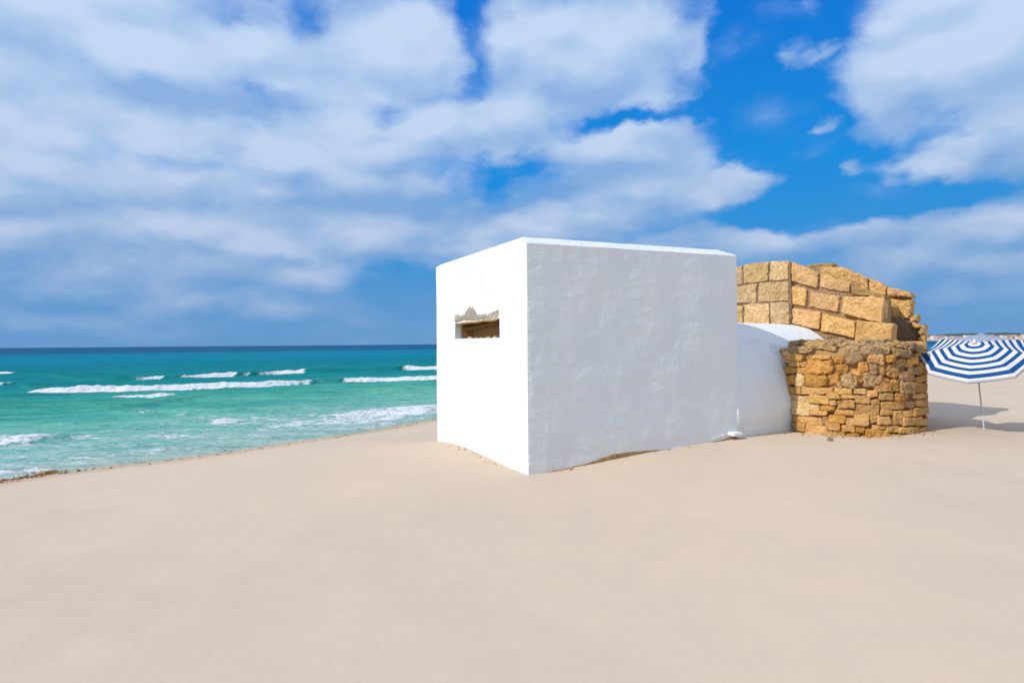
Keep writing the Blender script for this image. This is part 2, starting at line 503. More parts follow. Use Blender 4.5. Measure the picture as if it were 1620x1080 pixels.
# crest lines of the breakers: (picture x, y of the foot, height, foam 0..1)
CRESTS = [
    ([(-200, 592, .2, .9), (15, 591, .16, .85), (25, 591, .16, 0), (60, 592, .18, 0), (110, 600, .22, 0), (180, 602, .28, 0), (255, 600, .32, 0),
      (264, 599, .26, .9), (320, 597, .23, .95), (370, 595, .26, .9), (378, 595, .34, .05), (396, 594, .36, .1), (402, 593, .30, .95), (440, 591, .24, .9), (478, 590, .26, .9), (486, 590, .34, .1), (545, 588, .24, 0),
      (600, 587, .24, 0), (632, 586, .42, 0), (640, 585, .30, .95), (700, 584, .26, .95), (900, 580, .25, .8)], .34, 2.2),
    ([(-300, 612, .15, .8), (0, 608, .14, .75), (28, 606, .08, .2), (50, 620, .16, .0), (55, 621, .20, .95), (110, 621, .23, 1), (250, 617, .20, .95), (400, 611, .21, .95), (488, 607, .24, 1),
      (496, 606, .24, .05), (538, 603, .26, .05), (546, 602, .22, .95), (620, 600, .2, .95), (700, 599, .22, .95), (900, 594, .2, .8)], .34, 2.0),
    ([(150, 632, .0, 0), (203, 631, .05, .6), (240, 630, .07, .75), (275, 628, .05, .5), (300, 627, .0, 0)], .25, 1.0),
    ([(-300, 655, .16, 0), (0, 648, .18, 0), (90, 645, .15, 0), (160, 648, .18, 0), (330, 630, .18, 0), (480, 625, .2, 0), (640, 622, .2, 0), (800, 612, .2, 0)], .9, 2.6),
    ([(150, 656, .06, 0), (205, 654, .08, .4), (230, 653, .09, .7), (255, 653, .06, .3), (300, 656, .12, 0), (345, 656, .16, 0), (390, 652, .12, 0), (480, 645, .08, 0)], .3, 1.2),
    ([(-300, 716, .26, 1), (0, 703, .20, .9), (10, 701, .19, .8), (18, 699, .19, .25), (60, 699, .18, .15), (90, 697, .12, .3), (120, 694, .05, .5), (160, 693, .03, .3), (240, 692, .03, .45), (325, 686, .04, .5), (380, 682, .0, 0)], .32, .9),
    ([(280, 670, .03, .35), (340, 667, .04, .55), (440, 662, .05, .42), (520, 660, .06, .6), (600, 655, .10, .72), (700, 650, .15, .8), (900, 635, .15, .8)], .35, 1.6),
    ([(480, 684, .02, .3), (560, 680, .04, .5), (600, 673, .05, .55), (640, 664, .04, .5), (720, 655, .04, .5)], .25, 1.4),
]
# looser foam: (picture x, y, half width in m, half depth in m, amount)
FOAM = [(560, 663, 2.6, 2.2, .50), (480, 670, 2.4, 1.6, .42), (650, 648, 2.0, 3.0, .55), (400, 668, 2.5, 1.0, .38), (330, 660, 1.2, .9, .36), (300, 655, .8, .8, .36),
        (60, 702, 2.0, .5, .38), (300, 690, 2.0, .5, .4), (20, 745, 1.0, .5, .5), (150, 722, 2.5, .8, .36), (250, 712, 2.5, .8, .34), (380, 695, 2.2, .8, .34),
        (240, 672, 1.2, .5, .36), (0, 700, 1.2, .7, .6), (500, 645, 4, 1.0, .24), (350, 690, 4.0, 2.0, .25), (80, 690, 5.0, 2.0, .2), (590, 640, 4.0, 2.0, .28)]

def build_sea():
    ts = axis([(-2.6, -0.9, 40), (-0.9, 0.06, 420), (0.06, 0.5, 40), (0.5, 0.95, 90), (0.95, 2.6, 30)])
    ys = [2.0]
    while ys[-1] < 40000:
        y = ys[-1]
        ys.append(y * (1.02 if y < 8 else 1.0042 if y < 65 else 1.012 if y < 300 else 1.08))
    ys = np.array(ys)
    T, Y = np.meshgrid(ts, ys)
    X = T * (Y + 3.0)
    d = -shore_dist(X, Y)                         # metres offshore
    fade = sstep(0.0, 7.0, d)
    Z = np.full(X.shape, SEA)
    # chop
    far = 1 / (1 + (Y / 160) ** 2)
    Z += fade * far * (0.13 * fbm(X * 0.16, Y * 0.42 - X * .16, 4) + 0.04 * fbm(X * 0.9, Y * 1.6, 3))
    Z += 0.02 * sstep(0, 1, d) * far * fbm(X * 1.4, Y * 2.2, 3)
    foam = np.zeros(X.shape); face = np.zeros(X.shape)
    for pts, wf, wb in CRESTS:
        W = [on_z(p[0], p[1], SEA) for p in pts]
        cx = np.array([q.x for q in W]); cy = np.array([q.y for q in W])
        ca = np.array([p[2] for p in pts]); cf = np.array([p[3] for p in pts])
        o = np.argsort(cx); cx, cy, ca, cf = cx[o], cy[o], ca[o], cf[o]
        yc = np.interp(X, cx, cy) + 0.5 * fbm(X * 0.5, cy[0] + 0 * X, 3) * (cy.mean() / 40)
        inside = sstep(cx[0] - 1.0, cx[0] + 1.0, X) * sstep(cx[-1] + 1.0, cx[-1] - 1.0, X)
        a = 0.8 * np.interp(X, cx, ca) * inside * (0.95 + 0.5 * fbm(X * 1.1, 3.0 + 0 * X, 3))
        f = np.clip(np.interp(X, cx, cf) * inside * (0.95 + 0.42 * fbm(X * 0.9 + 7, 5.0 + 0 * X, 3)), 0, 1)
        s = Y - yc
        front = np.exp(-np.clip(-(s - wf * .9) / wf, 0, 9) ** 2)
        back = np.exp(-np.clip((s - wf * .9) / wb, 0, 9) ** 2)
        prof = np.where(s < wf * .9, front, back)
        Z += a * prof - 0.12 * a * np.exp(-((s + wf * 2.2) / (wf * 2)) ** 2)
        fm = np.where(s < wf * .9, sstep(-1.5 * wf, -0.7 * wf, s), sstep(wf * 1.1 + 0.9, wf * 1.1, s))
        foam = np.maximum(foam, f * fm)
        # trail of broken foam behind and ahead of a breaker
        foam = np.maximum(foam, 0.34 * f * np.exp(-np.clip(s / (wb * 1.0), 0, 9) ** 2) * np.exp(-np.clip(-s / (wf * 2.5), 0, 9) ** 2))
        face = np.maximum(face, 0.55 * np.clip(f, 0, 1) * np.exp(-((s + wf * 2.6) / (wf * 1.3)) ** 2))  # dark shade under the breaking front, painted through the water colour
        face = np.maximum(face, np.clip(a / 0.24, 0, 1.2) * np.where(s < wf * .9, front, np.exp(-np.clip((s - wf * .9) / (wb * .45), 0, 9) ** 2)) * (1 - f))
    for px, py, rx, ry, am in FOAM:
        c = on_z(px, py, SEA)
        u = (X - c.x); v = (Y - c.y) - 0.45 * u
        foam = np.maximum(foam, 1.22 * am * np.exp(-(u / rx) ** 2 - (v / ry) ** 2))
    swash = sstep(9.5, 0.4, d) * sstep(-0.2, 0.1, d)
    edge = sstep(0.9, 0.15, d)
    foam = np.maximum(foam, 0.30 * edge)
    # broken water stands up unevenly
    Z += np.clip(foam - .4, 0, 1) * 0.20 * (fbm(X * 2.3, Y * 2.3, 4, .65)) * far
    tmin = sstep(0.4, 0.55, T)
    me = grid_mesh('sea', X, Y, Z, {'offshore': d, 'foam': foam, 'face': face, 'swash': swash})
    m, k, p = material('sea_water')
    co = k.n('ShaderNodeNewGeometry').outputs['Position']
    off = k.attr('offshore')
    cx = k.mapping(co, rot=(0, 0, math.radians(-18)))
    patch = k.noise(k.mapping(cx, scale=(0.05, 0.16, 1)), 1.0, 5, 0.6)
    patch2 = k.noise(k.mapping(cx, scale=(0.25, 0.9, 1)), 1.0, 5, 0.6)
    lg = k.math('LOGARITHM', k.math('MAXIMUM', off, 0.3), 10.0)          # -0.5 .. 4.5
    lg = k.math('ADD', lg, k.math('MULTIPLY', k.math('SUBTRACT', patch, 0.5), 0.30))
    lg = k.math('ADD', lg, k.math('MULTIPLY', k.math('SUBTRACT', patch2, 0.5), 0.42))
    f = k.lin(lg, -0.5, 4.5)
    c = k.ramp(f, [(0.0, (0.42, 0.50, 0.44)), (0.14, (0.34, 0.54, 0.47)), (0.215, (0.26, 0.53, 0.45)), (0.27, (0.16, 0.49, 0.385)), (0.32, (0.06, 0.38, 0.315)),
                   (0.38, (0.010, 0.265, 0.27)), (0.46, (0.003, 0.215, 0.275)), (0.50, (0.003, 0.235, 0.33)), (0.555, (0.003, 0.21, 0.335)), (0.58, (0.012, 0.115, 0.24)), (0.8, (0.014, 0.075, 0.18))])
    c = k.mix(k.smooth(patch2, 0.40, 0.66, 0.0, 0.55), c, k.mix(1.0, c, (0.35, 0.74, 0.80), 'MULTIPLY'))
    fa = k.attr('face')
    c = k.mix(k.math('MULTIPLY', fa, 1.1, clamp=True), c, k.mix(k.smooth(off, 6.0, 24.0), (0.10, 0.44, 0.29), (0.006, 0.20, 0.165)))
    # foam
    fo = k.attr('foam')
    w = k.vmath('ADD', cx, k.vmath('SCALE', k.vmath('SUBTRACT', k.noise(cx, 1.3, 4, 0.6, color=True), (0.5, 0.5, 0.5)), scale=0.9))
    lace = k.voronoi(k.mapping(w, scale=(0.8, 1.5, 1)), 1.3, 'DISTANCE_TO_EDGE')
    lace2 = k.voronoi(k.mapping(w, scale=(0.8, 1.6, 1)), 3.4, 'DISTANCE_TO_EDGE')
    web = k.math('MAXIMUM', k.smooth(lace, 0.16, 0.0), k.math('MULTIPLY', k.smooth(lace2, 0.2, 0.0), 0.75))
    nz = k.noise(k.mapping(co, scale=(0.7, 0.7, 1.6)), 3.2, 6, 0.72)
    nzb = k.noise(k.mapping(cx, scale=(0.35, 0.9, 1)), 0.9, 4, 0.6)
    lacemask = k.math('MULTIPLY', k.attr('swash'), k.smooth(nzb, 0.36, 0.6))
    fm = k.math('ADD', k.math('MULTIPLY', fo, 0.95), k.math('MULTIPLY', k.math('SUBTRACT', nz, 0.5), 1.5))
    fm = k.math('ADD', fm, k.math('MULTIPLY', web, k.math('MULTIPLY_ADD', fo, 0.5, 0.0)))
    fm = k.smooth(fm, 0.44, 0.80)
    fl = k.math('MULTIPLY', k.math('MULTIPLY', web, lacemask), k.smooth(nz, 0.38, 0.6))
    fm = k.math('MAXIMUM', fm, k.math('MULTIPLY', fl, 0.75))
    c = k.mix(fm, c, (0.80, 0.83, 0.84))
    n1 = k.noise(k.mapping(cx, scale=(0.6, 1.7, 1)), 1.0, 6, 0.62)
    n2 = k.noise(k.mapping(cx, scale=(1.0, 2.0, 1)), 5.0, 4, 0.6)
    h = k.math('ADD', k.math('MULTIPLY', n1, 0.75), k.math('MULTIPLY', n2, 0.08))
    h = k.math('ADD', h, k.math('MULTIPLY', k.math('MULTIPLY', fm, nz), 0.10))
    nb = k.bump(h, 0.8, 1.0)
    df = k.n('ShaderNodeBsdfDiffuse'); k.set(df.inputs['Color'], c); k.set(df.inputs['Normal'], nb)
    gl = k.n('ShaderNodeBsdfGlossy'); gl.inputs['Roughness'].default_value = 0.16; k.set(gl.inputs['Normal'], nb)
    fr = k.n('ShaderNodeFresnel'); fr.inputs['IOR'].default_value = 1.33; k.set(fr.inputs['Normal'], nb)
    # seen through a polariser: only part of the surface sheen is left
    fac = k.math('MULTIPLY', k.math('MULTIPLY', fr.outputs[0], 0.22), k.math('SUBTRACT', 1.0, fm), clamp=True)
    ms = k.n('ShaderNodeMixShader'); k.set(ms.inputs[0], fac)
    m.node_tree.links.new(df.outputs[0], ms.inputs[1]); m.node_tree.links.new(gl.outputs[0], ms.inputs[2])
    m.node_tree.links.new(ms.outputs[0], m.node_tree.nodes['Material Output'].inputs['Surface'])
    m.node_tree.nodes.remove(p)
    o = link('sea', me, m)
    tag(o, kind='structure')
build_sea()

# ---------------------------------------------------------------- materials of the buildings
def mat_whitewash(flaws=()):
    m, k, p = material('whitewash')
    co = k.n('ShaderNodeTexCoord').outputs['Object']
    n1 = k.noise(co, 1.1, 4, 0.55)
    n2 = k.noise(co, 6.0, 5, 0.6)
    n3 = k.noise(co, 40.0, 4, 0.6)
    c = k.mix(k.smooth(n1, 0.35, 0.7), (0.725, 0.77, 0.785), (0.755, 0.79, 0.79))
    c = k.mix(k.smooth(n2, 0.55, 0.8, 0.0, 0.25), c, (0.71, 0.72, 0.73))
    zc = k.sep(co)[2]
    foot = k.math('MULTIPLY', k.smooth(k.math('ADD', zc, k.math('MULTIPLY', k.math('SUBTRACT', n1, 0.5), 0.9)), 0.75, 0.0), k.smooth(n2, 0.25, 0.7))
    c = k.mix(k.math('MULTIPLY', foot, 0.35), c, (0.72, 0.66, 0.57))
    drip = k.noise(k.mapping(co, scale=(3.2, 3.2, 0.28)), 1.6, 4, 0.6)
    c = k.mix(k.smooth(drip, 0.56, 0.78, 0.0, 0.22), c, (0.60, 0.60, 0.57))
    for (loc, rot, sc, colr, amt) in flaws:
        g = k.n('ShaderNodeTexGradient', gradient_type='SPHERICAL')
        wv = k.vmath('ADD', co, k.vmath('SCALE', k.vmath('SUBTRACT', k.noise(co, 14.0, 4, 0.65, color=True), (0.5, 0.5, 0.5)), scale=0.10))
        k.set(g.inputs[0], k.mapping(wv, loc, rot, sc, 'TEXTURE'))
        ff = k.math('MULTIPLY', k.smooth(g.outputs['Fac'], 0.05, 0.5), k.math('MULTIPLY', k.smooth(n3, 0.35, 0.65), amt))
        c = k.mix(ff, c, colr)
    k.set(p.inputs['Base Color'], c)
    # trowel strokes and brush ridges
    tw = k.noise(k.mapping(co, scale=(1.0, 1.0, 2.0)), 5.0, 3, 0.5, 0.7)
    st = k.noise(k.mapping(co, scale=(1.0, 1.0, 0.45)), 13.0, 3, 0.55, 0.4)
    wv_ = k.n('ShaderNodeTexWave', wave_type='BANDS', bands_direction='Z')
    wv_.inputs['Scale'].default_value = 1.45
    wv_.inputs['Distortion'].default_value = 2.2
    wv_.inputs['Detail'].default_value = 2.0
    wv_.inputs['Detail Scale'].default_value = 1.6
    k.set(wv_.inputs['Vector'], co)
    h = k.math('ADD', k.math('MULTIPLY', tw, 0.75), k.math('MULTIPLY', st, 0.40))
    h = k.math('ADD', h, k.math('MULTIPLY', wv_.outputs['Fac'], 0.16))
    h = k.math('ADD', h, k.math('MULTIPLY', n3, 0.10))
    k.set(p.inputs['Normal'], k.bump(h, 0.46, 0.05))
    p.inputs['Roughness'].default_value = 0.85
    p.inputs['Specular IOR Level'].default_value = 0.15
    return m

def mat_stone(name, base_var=0.35, pitscale=18.0, strength=0.8, stain=0.5, stain_col=(0.25, 0.16, 0.09)):
    m, k, p = material(name)
    co = k.n('ShaderNodeNewGeometry').outputs['Position']
    tint = k.attr('tint', 'Color')
    n1 = k.noise(co, 4.5, 5, 0.6)
    n2 = k.noise(co, pitscale, 5, 0.65)
    v = k.voronoi(k.vmath('ADD', co, k.vmath('SCALE', k.noise(co, 9.0, 3, color=True), scale=0.06)), pitscale * 1.1)
    c = k.mix(k.smooth(n1, 0.32, 0.72, 0.0, 1.0), k.mix(1.0, tint, (0.80, 0.76, 0.68), 'MULTIPLY'), k.mix(1.0, tint, (1.10, 1.08, 1.05), 'MULTIPLY'))
    c = k.mix(k.smooth(n2, 0.55, 0.75, 0.0, base_var), c, k.mix(1.0, tint, (0.5, 0.45, 0.4), 'MULTIPLY'))
    n4 = k.noise(co, 9.0 if name == 'bare_render' else 2.2, 6, 0.7)
    c = k.mix(k.smooth(n4, 0.54, 0.74, 0.0, stain), c, stain_col)
    k.set(p.inputs['Base Color'], c)
    pitn = k.noise(k.mapping(co, scale=(1.0, 1.0, 1.5)), pitscale * 1.7, 4, 0.7)
    pits = k.smooth(pitn, 0.42, 0.30)
    h = k.math('ADD', k.math('MULTIPLY', n2, 0.7), k.math('MULTIPLY', k.smooth(v, 0.0, 0.45), 0.35))
    h = k.math('SUBTRACT', h, k.math('MULTIPLY', k.math('MULTIPLY', pits, k.smooth(n1, 0.40, 0.62)), 0.6))
    h = k.math('ADD', h, k.math('MULTIPLY', k.noise(co, 75.0, 3, 0.6), 0.15))
    k.set(p.inputs['Normal'], k.bump(h, strength, 0.03))
    p.inputs['Roughness'].default_value = 0.95
    p.inputs['Specular IOR Level'].default_value = 0.1
    return m
M_ASHLAR = mat_stone('golden_sandstone', 0.5, 16.0, 1.0, 0.5)
M_RUBBLE = mat_stone('rubble_stone', 0.45, 24.0, 0.9, 0.35, (0.16, 0.105, 0.05))
M_MORTAR = mat_stone('old_mortar', 0.5, 20.0, 1.0, 0.5, (0.13, 0.085, 0.05))
M_NICHE = mat_stone('bare_masonry', 0.4, 14.0, 0.7, 0.4, (0.10, 0.06, 0.03))
M_RENDER = mat_stone('bare_render', 0.8, 42.0, 1.0, 0.9, (0.66, 0.68, 0.68))

# ---------------------------------------------------------------- white bunker
EX = Vector((0.904, 0.427, 0)).normalized()
EY = Vector((-EX.y, EX.x, 0))
NP = on_z(836, 752, 0.0)
BA = math.atan2(EX.y, EX.x)
LX, LY = 3.46, 3.50
def b_local(P):
    d = P - NP
    return Vector((d.dot(EX), d.dot(EY), P.z))
def b_world(a, b, c):
    return NP + EX * a + EY * b + Vector((0, 0, c))
def on_plane(px, py, P0, n):
    d = ray(px, py)
    return CAMP + d * ((P0 - CAMP).dot(n) / d.dot(n))
def left_face(px, py, depth=0.0):
    return b_local(on_plane(px, py, NP + EX * depth, -EX))
def right_face(px, py):
    return b_local(on_plane(px, py, NP, -EY))
HT = right_face(834, 384).z
def bunker():
    root = empty('white_bunker', tuple(NP), BA)
    tag(root, 'whitewashed cube-shaped bunker with a narrow gun slit, on the sand beside the stone ruin', 'bunker')
    A = left_face(719, 536); B = left_face(791, 503)
    y0, y1, z0, z1 = B.y, A.y, A.z, B.z            # slit: y0 near the corner, y1 towards the sea
    print('slit', y0, y1, z0, z1, 'top', HT, 'jambdepth', b_local(on_plane(728, 520, b_world(0, y1, 0), EY)).x)
    # solid body, 4 cm lattice with hand-plastered unevenness
    pts, fs = lattice(84, 84, 76)
    H = HT + 0.10
    vs = []
    for (u, v, w) in pts:
        px_, py_ = (u + 1) / 2 * LX, (v + 1) / 2 * LY
        ed = Vector((px_, py_, 3.0))
        lim = min(H + 0.004 * mnoise.noise(ed * 3), HT + 0.003 * mnoise.noise(ed * 2.0) + py_ * 0.62,
                  HT + 0.02 + (LX - px_) * 0.24 + py_ * 0.2, HT + 0.045 + (LY - py_) * 0.5, HT + 0.075 + px_ * 0.6)
        p = Vector((px_, py_, -0.55 + (w + 1) / 2 * (lim + 0.55)))
        q = Vector((min(max(p.x, .014), LX - .014), min(max(p.y, .014), LY - .014), p.z))
        dd = p - q
        nrm = Vector((0, 0, 0))
        if dd.length > 1e-6:
            nrm = dd.normalized(); p = q + nrm * 0.014
        lump = 0.006 * mnoise.noise(p * 2.3) + 0.003 * mnoise.noise(p * 6.1 + Vector((3, 1, 2))) + 0.014 * mnoise.noise(p * 0.55 + Vector((9, 2, 5)))
        p = p + nrm * lump
        vs.append((p.x, p.y, p.z))
    me = bpy.data.meshes.new('body'); me.from_pydata(vs, [], fs)
    bm = bmesh.new(); bm.from_mesh(me)
    bmesh.ops.recalc_face_normals(bm, faces=bm.faces)
    for f in bm.faces: f.smooth = True
    bm.to_mesh(me); bm.free()
    pk = left_face(761, 448); ps = left_face(777, 461); pyl = left_face(812, 478); pl = left_face(706, 494); pc = left_face(816, 428)
    grey = (0.50, 0.51, 0.50)
    flaws = [((0, pk.y, pk.z), (math.radians(12), 0, 0), (0.1, 0.05, 0.20), grey, 0.75),
             ((0, ps.y, ps.z), (0, 0, 0), (0.1, 0.03, 0.045), grey, 0.9),
             ((0, pyl.y, pyl.z), (0, 0, 0), (0.1, 0.03, 0.10), (0.70, 0.52, 0.22), 0.7),
             ((0, pl.y, pl.z), (0, 0, 0), (0.1, 0.035, 0.07), grey, 0.9),
             ((0, pc.y, pc.z), (0, 0, 0), (0.1, 0.03, 0.06), grey, 0.5)]
    mw = mat_whitewash(flaws)
    body = link('body', me, mw, root)
    # cut the slit
    cme = bpy.data.meshes.new('cutter')
    bm = bmesh.new()
    bmesh.ops.create_cube(bm, size=1)
    for v in bm.verts:
        v.co = Vector((-0.2 + (v.co.x + .5) * 0.75, y0 + (v.co.y + .5) * (y1 - y0), z0 + (v.co.z + .5) * (z1 - z0)))
        if v.co.z > (z0 + z1) / 2 and v.co.y > (y0 + y1) / 2: v.co.z -= 0.02
    bm.to_mesh(cme); bm.free()
    cut = link('cutter', cme, mw, root)
    md = body.modifiers.new('slit', 'BOOLEAN'); md.object = cut; md.operation = 'DIFFERENCE'; md.solver = 'EXACT'
    bpy.context.view_layer.update()
    dg = bpy.context.evaluated_depsgraph_get()
    nm = bpy.data.meshes.new_from_object(body.evaluated_get(dg))
    body.modifiers.clear()
    body.data = nm
    nm.name = 'body'
    nm.set_sharp_from_angle(angle=math.radians(24))
    bpy.data.objects.remove(cut)
    # bare masonry lining of the niche
    lin = MB()
    jd = 0.115
    def panel(a, b, c, d, n, seed, th=0.0, col=(.46, .29, .14)):
        a, b, c, d = map(Vector, (a, b, c, d))
        nr = (b - a).cross(d - a).normalized()
        vs, fs = [], []
        for j in range(n + 1):
            for i in range(n + 1):
                u, v = i / n, j / n
                p = a * (1 - u) * (1 - v) + b * u * (1 - v) + c * u * v + d * (1 - u) * v
                p = p + nr * (th * mnoise.noise(p * 6 + Vector((seed, 0, 0))))
                vs.append(p)
        for j in range(n):
            for i in range(n):
                q = j * (n + 1) + i
                fs.append((q, q + 1, q + n + 2, q + n + 1))
        lin.add(vs, fs, col)
    e = 0.006
    D = 0.30
    panel((jd, y1 - .012, z0), (D, y1 - .012, z0), (D, y1 - .012, z1), (jd, y1 - .012, z1), 10, 1, .010)
    panel((D, y0, z0), (D, y1 - e, z0), (D, y1 - e, z1), (D, y0, z1), 14, 2, .02)
    panel((0.03, y0 + .012, z0), (D, y0 + .012, z0), (D, y0 + .012, z1), (0.03, y0 + .012, z1), 10, 3, .008)
    panel((0.006, y0, z1 - .010), (D, y0, z1 - .022), (D, y1, z1 - .042), (0.006, y1, z1 - .030), 14, 4, .010)
    panel((0.14, y0, z0 + .008), (D, y0, z0 + .008), (D, y1, z0 + .008), (0.14, y1, z0 + .008), 10, 5, .004)
    lin.build('niche_lining', M_NICHE, root)
    # broken lintel: a warped ragged slab under the head of the opening
    li = MB()
    ym, zm = (y0 + y1) / 2, z1
    def lmap(a, b, c):
        y = ym + a
        t = (y - y0) / (y1 - y0)
        return (0.045 + c, y, z1 - 0.010 - 0.018 * t ** 0.8 + b)
    rock(li, ((y1 - y0) / 2 - .05, .013, .05), lmap, (40, 4, 8), .015, .010, 9, 5, (.50, .33, .13))
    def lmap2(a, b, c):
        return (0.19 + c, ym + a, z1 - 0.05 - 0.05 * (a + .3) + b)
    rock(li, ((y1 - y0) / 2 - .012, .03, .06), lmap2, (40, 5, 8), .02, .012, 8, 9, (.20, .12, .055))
    li.build('broken_lintel', M_ASHLAR, root)
    # loose chips lying along the sill are rubble of the opening
    for i in range(13):
        ch = MB()
        y = y0 + 0.04 + (y1 - y0 - 0.32) * i / 12 + RNG.uniform(-.02, .02)
        s = RNG.uniform(.010, .028)
        xo = RNG.uniform(.05, .16)
        zz = z0 + s * .4
        col = RNG.choice([(.60, .46, .28), (.52, .30, .12), (.30, .18, .08), (.65, .55, .42)])
        a0 = RNG.uniform(0, 3)
        def cmap(a, b, c, y=y, zz=zz, xo=xo, a0=a0):
            return (xo + c * math.cos(a0) - a * math.sin(a0), y + a * math.cos(a0) + c * math.sin(a0), zz + b)
        rock(ch, (s * 1.3, s * .55, s), cmap, (6, 4, 6), s * .4, s * .25, 14, i + 20, col)
        ch.build('rubble_chip', M_RUBBLE, root)
    # patch of bare grey render where the whitewash has flaked off above the slit
    pa = MB()
    prof_px = [(719, 499), (724, 498), (729, 499), (734, 499), (738, 492), (743, 485), (748, 485.5), (752, 492), (757, 498), (762, 497), (768, 497), (774, 496), (779, 493), (785, 491), (790, 488.5)]
    low_px = [(718, 509), (724, 508.5), (729, 507.5), (734, 506), (738, 506.5), (743, 507), (748, 507), (752, 506.6), (757, 506), (762, 505.6), (768, 505.0), (774, 504.5), (779, 504), (785, 503.4), (790, 503)]
    n = 90; mrows = 14
    vs, fs = [], []
    pin = [p[0] for p in prof_px]; pval = [p[1] for p in prof_px]; lval = [p[1] for p in low_px]
    for i in range(n + 1):
        px = 719 + 71.5 * i / n
        top = np.interp(px, pin, pval) + 3.6 * mnoise.noise(Vector((px * .3, 0, 0))) + 2.6 * mnoise.noise(Vector((px * .8, 7, 0))) + 1.4 * mnoise.noise(Vector((px * 1.3, 4, 0)))
        low = np.interp(px, pin, lval) + 0.2
        for j in range(mrows + 1):
            t = j / mrows
            L = left_face(px, low + (top - low) * t)
            edge = min(1, 6 * t, 6 * (1 - t), 20 * i / n + .0, 20 * (1 - i / n))
            xx = -0.003 - edge * (0.012 + 0.016 * mnoise.noise(Vector((L.y * 18, L.z * 18, 1))))
            vs.append((xx if edge > 0 else 0.004, L.y, L.z))
    for i in range(n):
        for j in range(mrows):
            q = i * (mrows + 1) + j
            fs.append((q, q + 1, q + mrows + 2, q + mrows + 1))
    pa.add(vs, fs, (.44, .42, .37))
    pa.build('bare_render_patch', M_RENDER, root)
    # footing exposed under the shaded face
    ft = MB()
    n = 80
    vs, fs = [], []
    topp = [(838, 752), (915, 736), (935, 730), (965, 719), (985, 715.5), (1010, 713.5), (1050, 711), (1085, 707), (1110, 702.5), (1135, 697.5), (1160, 691)]
    tx, tz = [], []
    for px, py in topp:
        q = right_face(px, py); tx.append(q.x); tz.append(q.z)
    for i in range(n + 1):
        x = 0.08 + (LX - 0.12) * i / n
        zt = np.interp(x, tx, tz) + 0.008 * mnoise.noise(Vector((x * 9, 0, 0))) + 0.006 * mnoise.noise(Vector((x * 25, 3, 0)))
        for j, (yy, zz) in enumerate(((0.02, zt + .006), (-0.004, zt), (-0.016, zt - .012), (-0.024, zt - .05), (-0.02, zt - .14), (-0.03, zt - .3))):
            vs.append((x, yy + (0.006 * mnoise.noise(Vector((x * 14, zz * 14, 2))) if j > 1 else 0), zz))
    for i in range(n):
        for j in range(5):
            q = i * 6 + j
            fs.append((q, q + 6, q + 7, q + 1))
    ft.add(vs, fs, (.36, .23, .12))
    ft.build('footing', M_MORTAR, root)
    # vaulted passage running from the back of the cube into the ruin
    va = MB()
    VR, z_sp, z_top = 1.5, 0.50, 0
    rp = on_plane(1185, 511, b_world(0, VR, 0), -EY)
    z_top = rp.z
    L0, L1 = LX - 0.02, LX + 2.68
    prof = [(0.0, -0.5), (-0.035, 0.15), (-0.035, 0.30), (0.0, 0.52)]
    pr = []
    for i in range(9): pr.append((0.03, -0.5 + 0.85 * i / 8))
    for i in range(1, 6): pr.append((0.03 - 0.03 * i / 5, 0.35 + (z_sp - 0.35) * i / 5))
    na = 56
    for i in range(1, na + 1):
        t = math.pi * i / na
        pr.append((VR - VR * math.cos(t), z_sp + (z_top - z_sp) * math.sin(t)))
    pr.append((2 * VR, -0.5))
    ns = 60
    vs, fs = [], []
    for i in range(ns + 1):
        x = L0 + (L1 - L0) * i / ns
        for j, (yy, zz) in enumerate(pr):
            p = Vector((x, yy, zz))
            k = 0.012 * mnoise.noise(p * 1.6) + 0.005 * mnoise.noise(p * 5)
            c = Vector((0, yy - VR, zz - z_sp)).normalized()
            p = p + c * k
            p.y += 0.15 * min(1.0, max(0.0, (x - L0 - .05) / 0.9)) * max(0, 1 - yy / 2.6)
            vs.append(tuple(p))
    m_ = len(pr)
    for i in range(ns):
        for j in range(m_ - 1):
            q = i * m_ + j
            fs.append((q, q + m_, q + m_ + 1, q + 1))
    fs.append(tuple(range(m_ - 1, -1, -1)))
    fs.append(tuple(ns * m_ + j for j in range(m_)))
    va.add(vs, fs)
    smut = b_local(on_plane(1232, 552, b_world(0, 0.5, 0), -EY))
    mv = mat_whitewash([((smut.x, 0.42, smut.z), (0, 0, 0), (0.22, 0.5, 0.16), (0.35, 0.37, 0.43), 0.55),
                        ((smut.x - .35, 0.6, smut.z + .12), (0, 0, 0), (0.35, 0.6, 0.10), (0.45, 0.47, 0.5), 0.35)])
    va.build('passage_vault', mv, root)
    # lump of plaster at the foot of the corner and a thin lip running off it
    lp = MB()
    q = right_face(1163, 685)
    def pm(a, b, c): return (q.x - 0.05 + a, -0.04 - c, q.z + b - 0.3 * abs(a) * abs(a))
    rock(lp, (.10, .032, .085), pm, (14, 6, 10), .03, .012, 9, 3, (1, 1, 1))
    q2 = right_face(1152, 688.5)
    def pm2(a, b, c): return (q2.x - 0.20 + a, -0.006 - c, q2.z - 0.005 + b + a * .17)
    rock(lp, (.13, .005, .011), pm2, (30, 3, 3), .006, .006, 11, 4, (1, 1, 1))
    lp.build('plaster_lip', mw, root)
    return root
bunker()

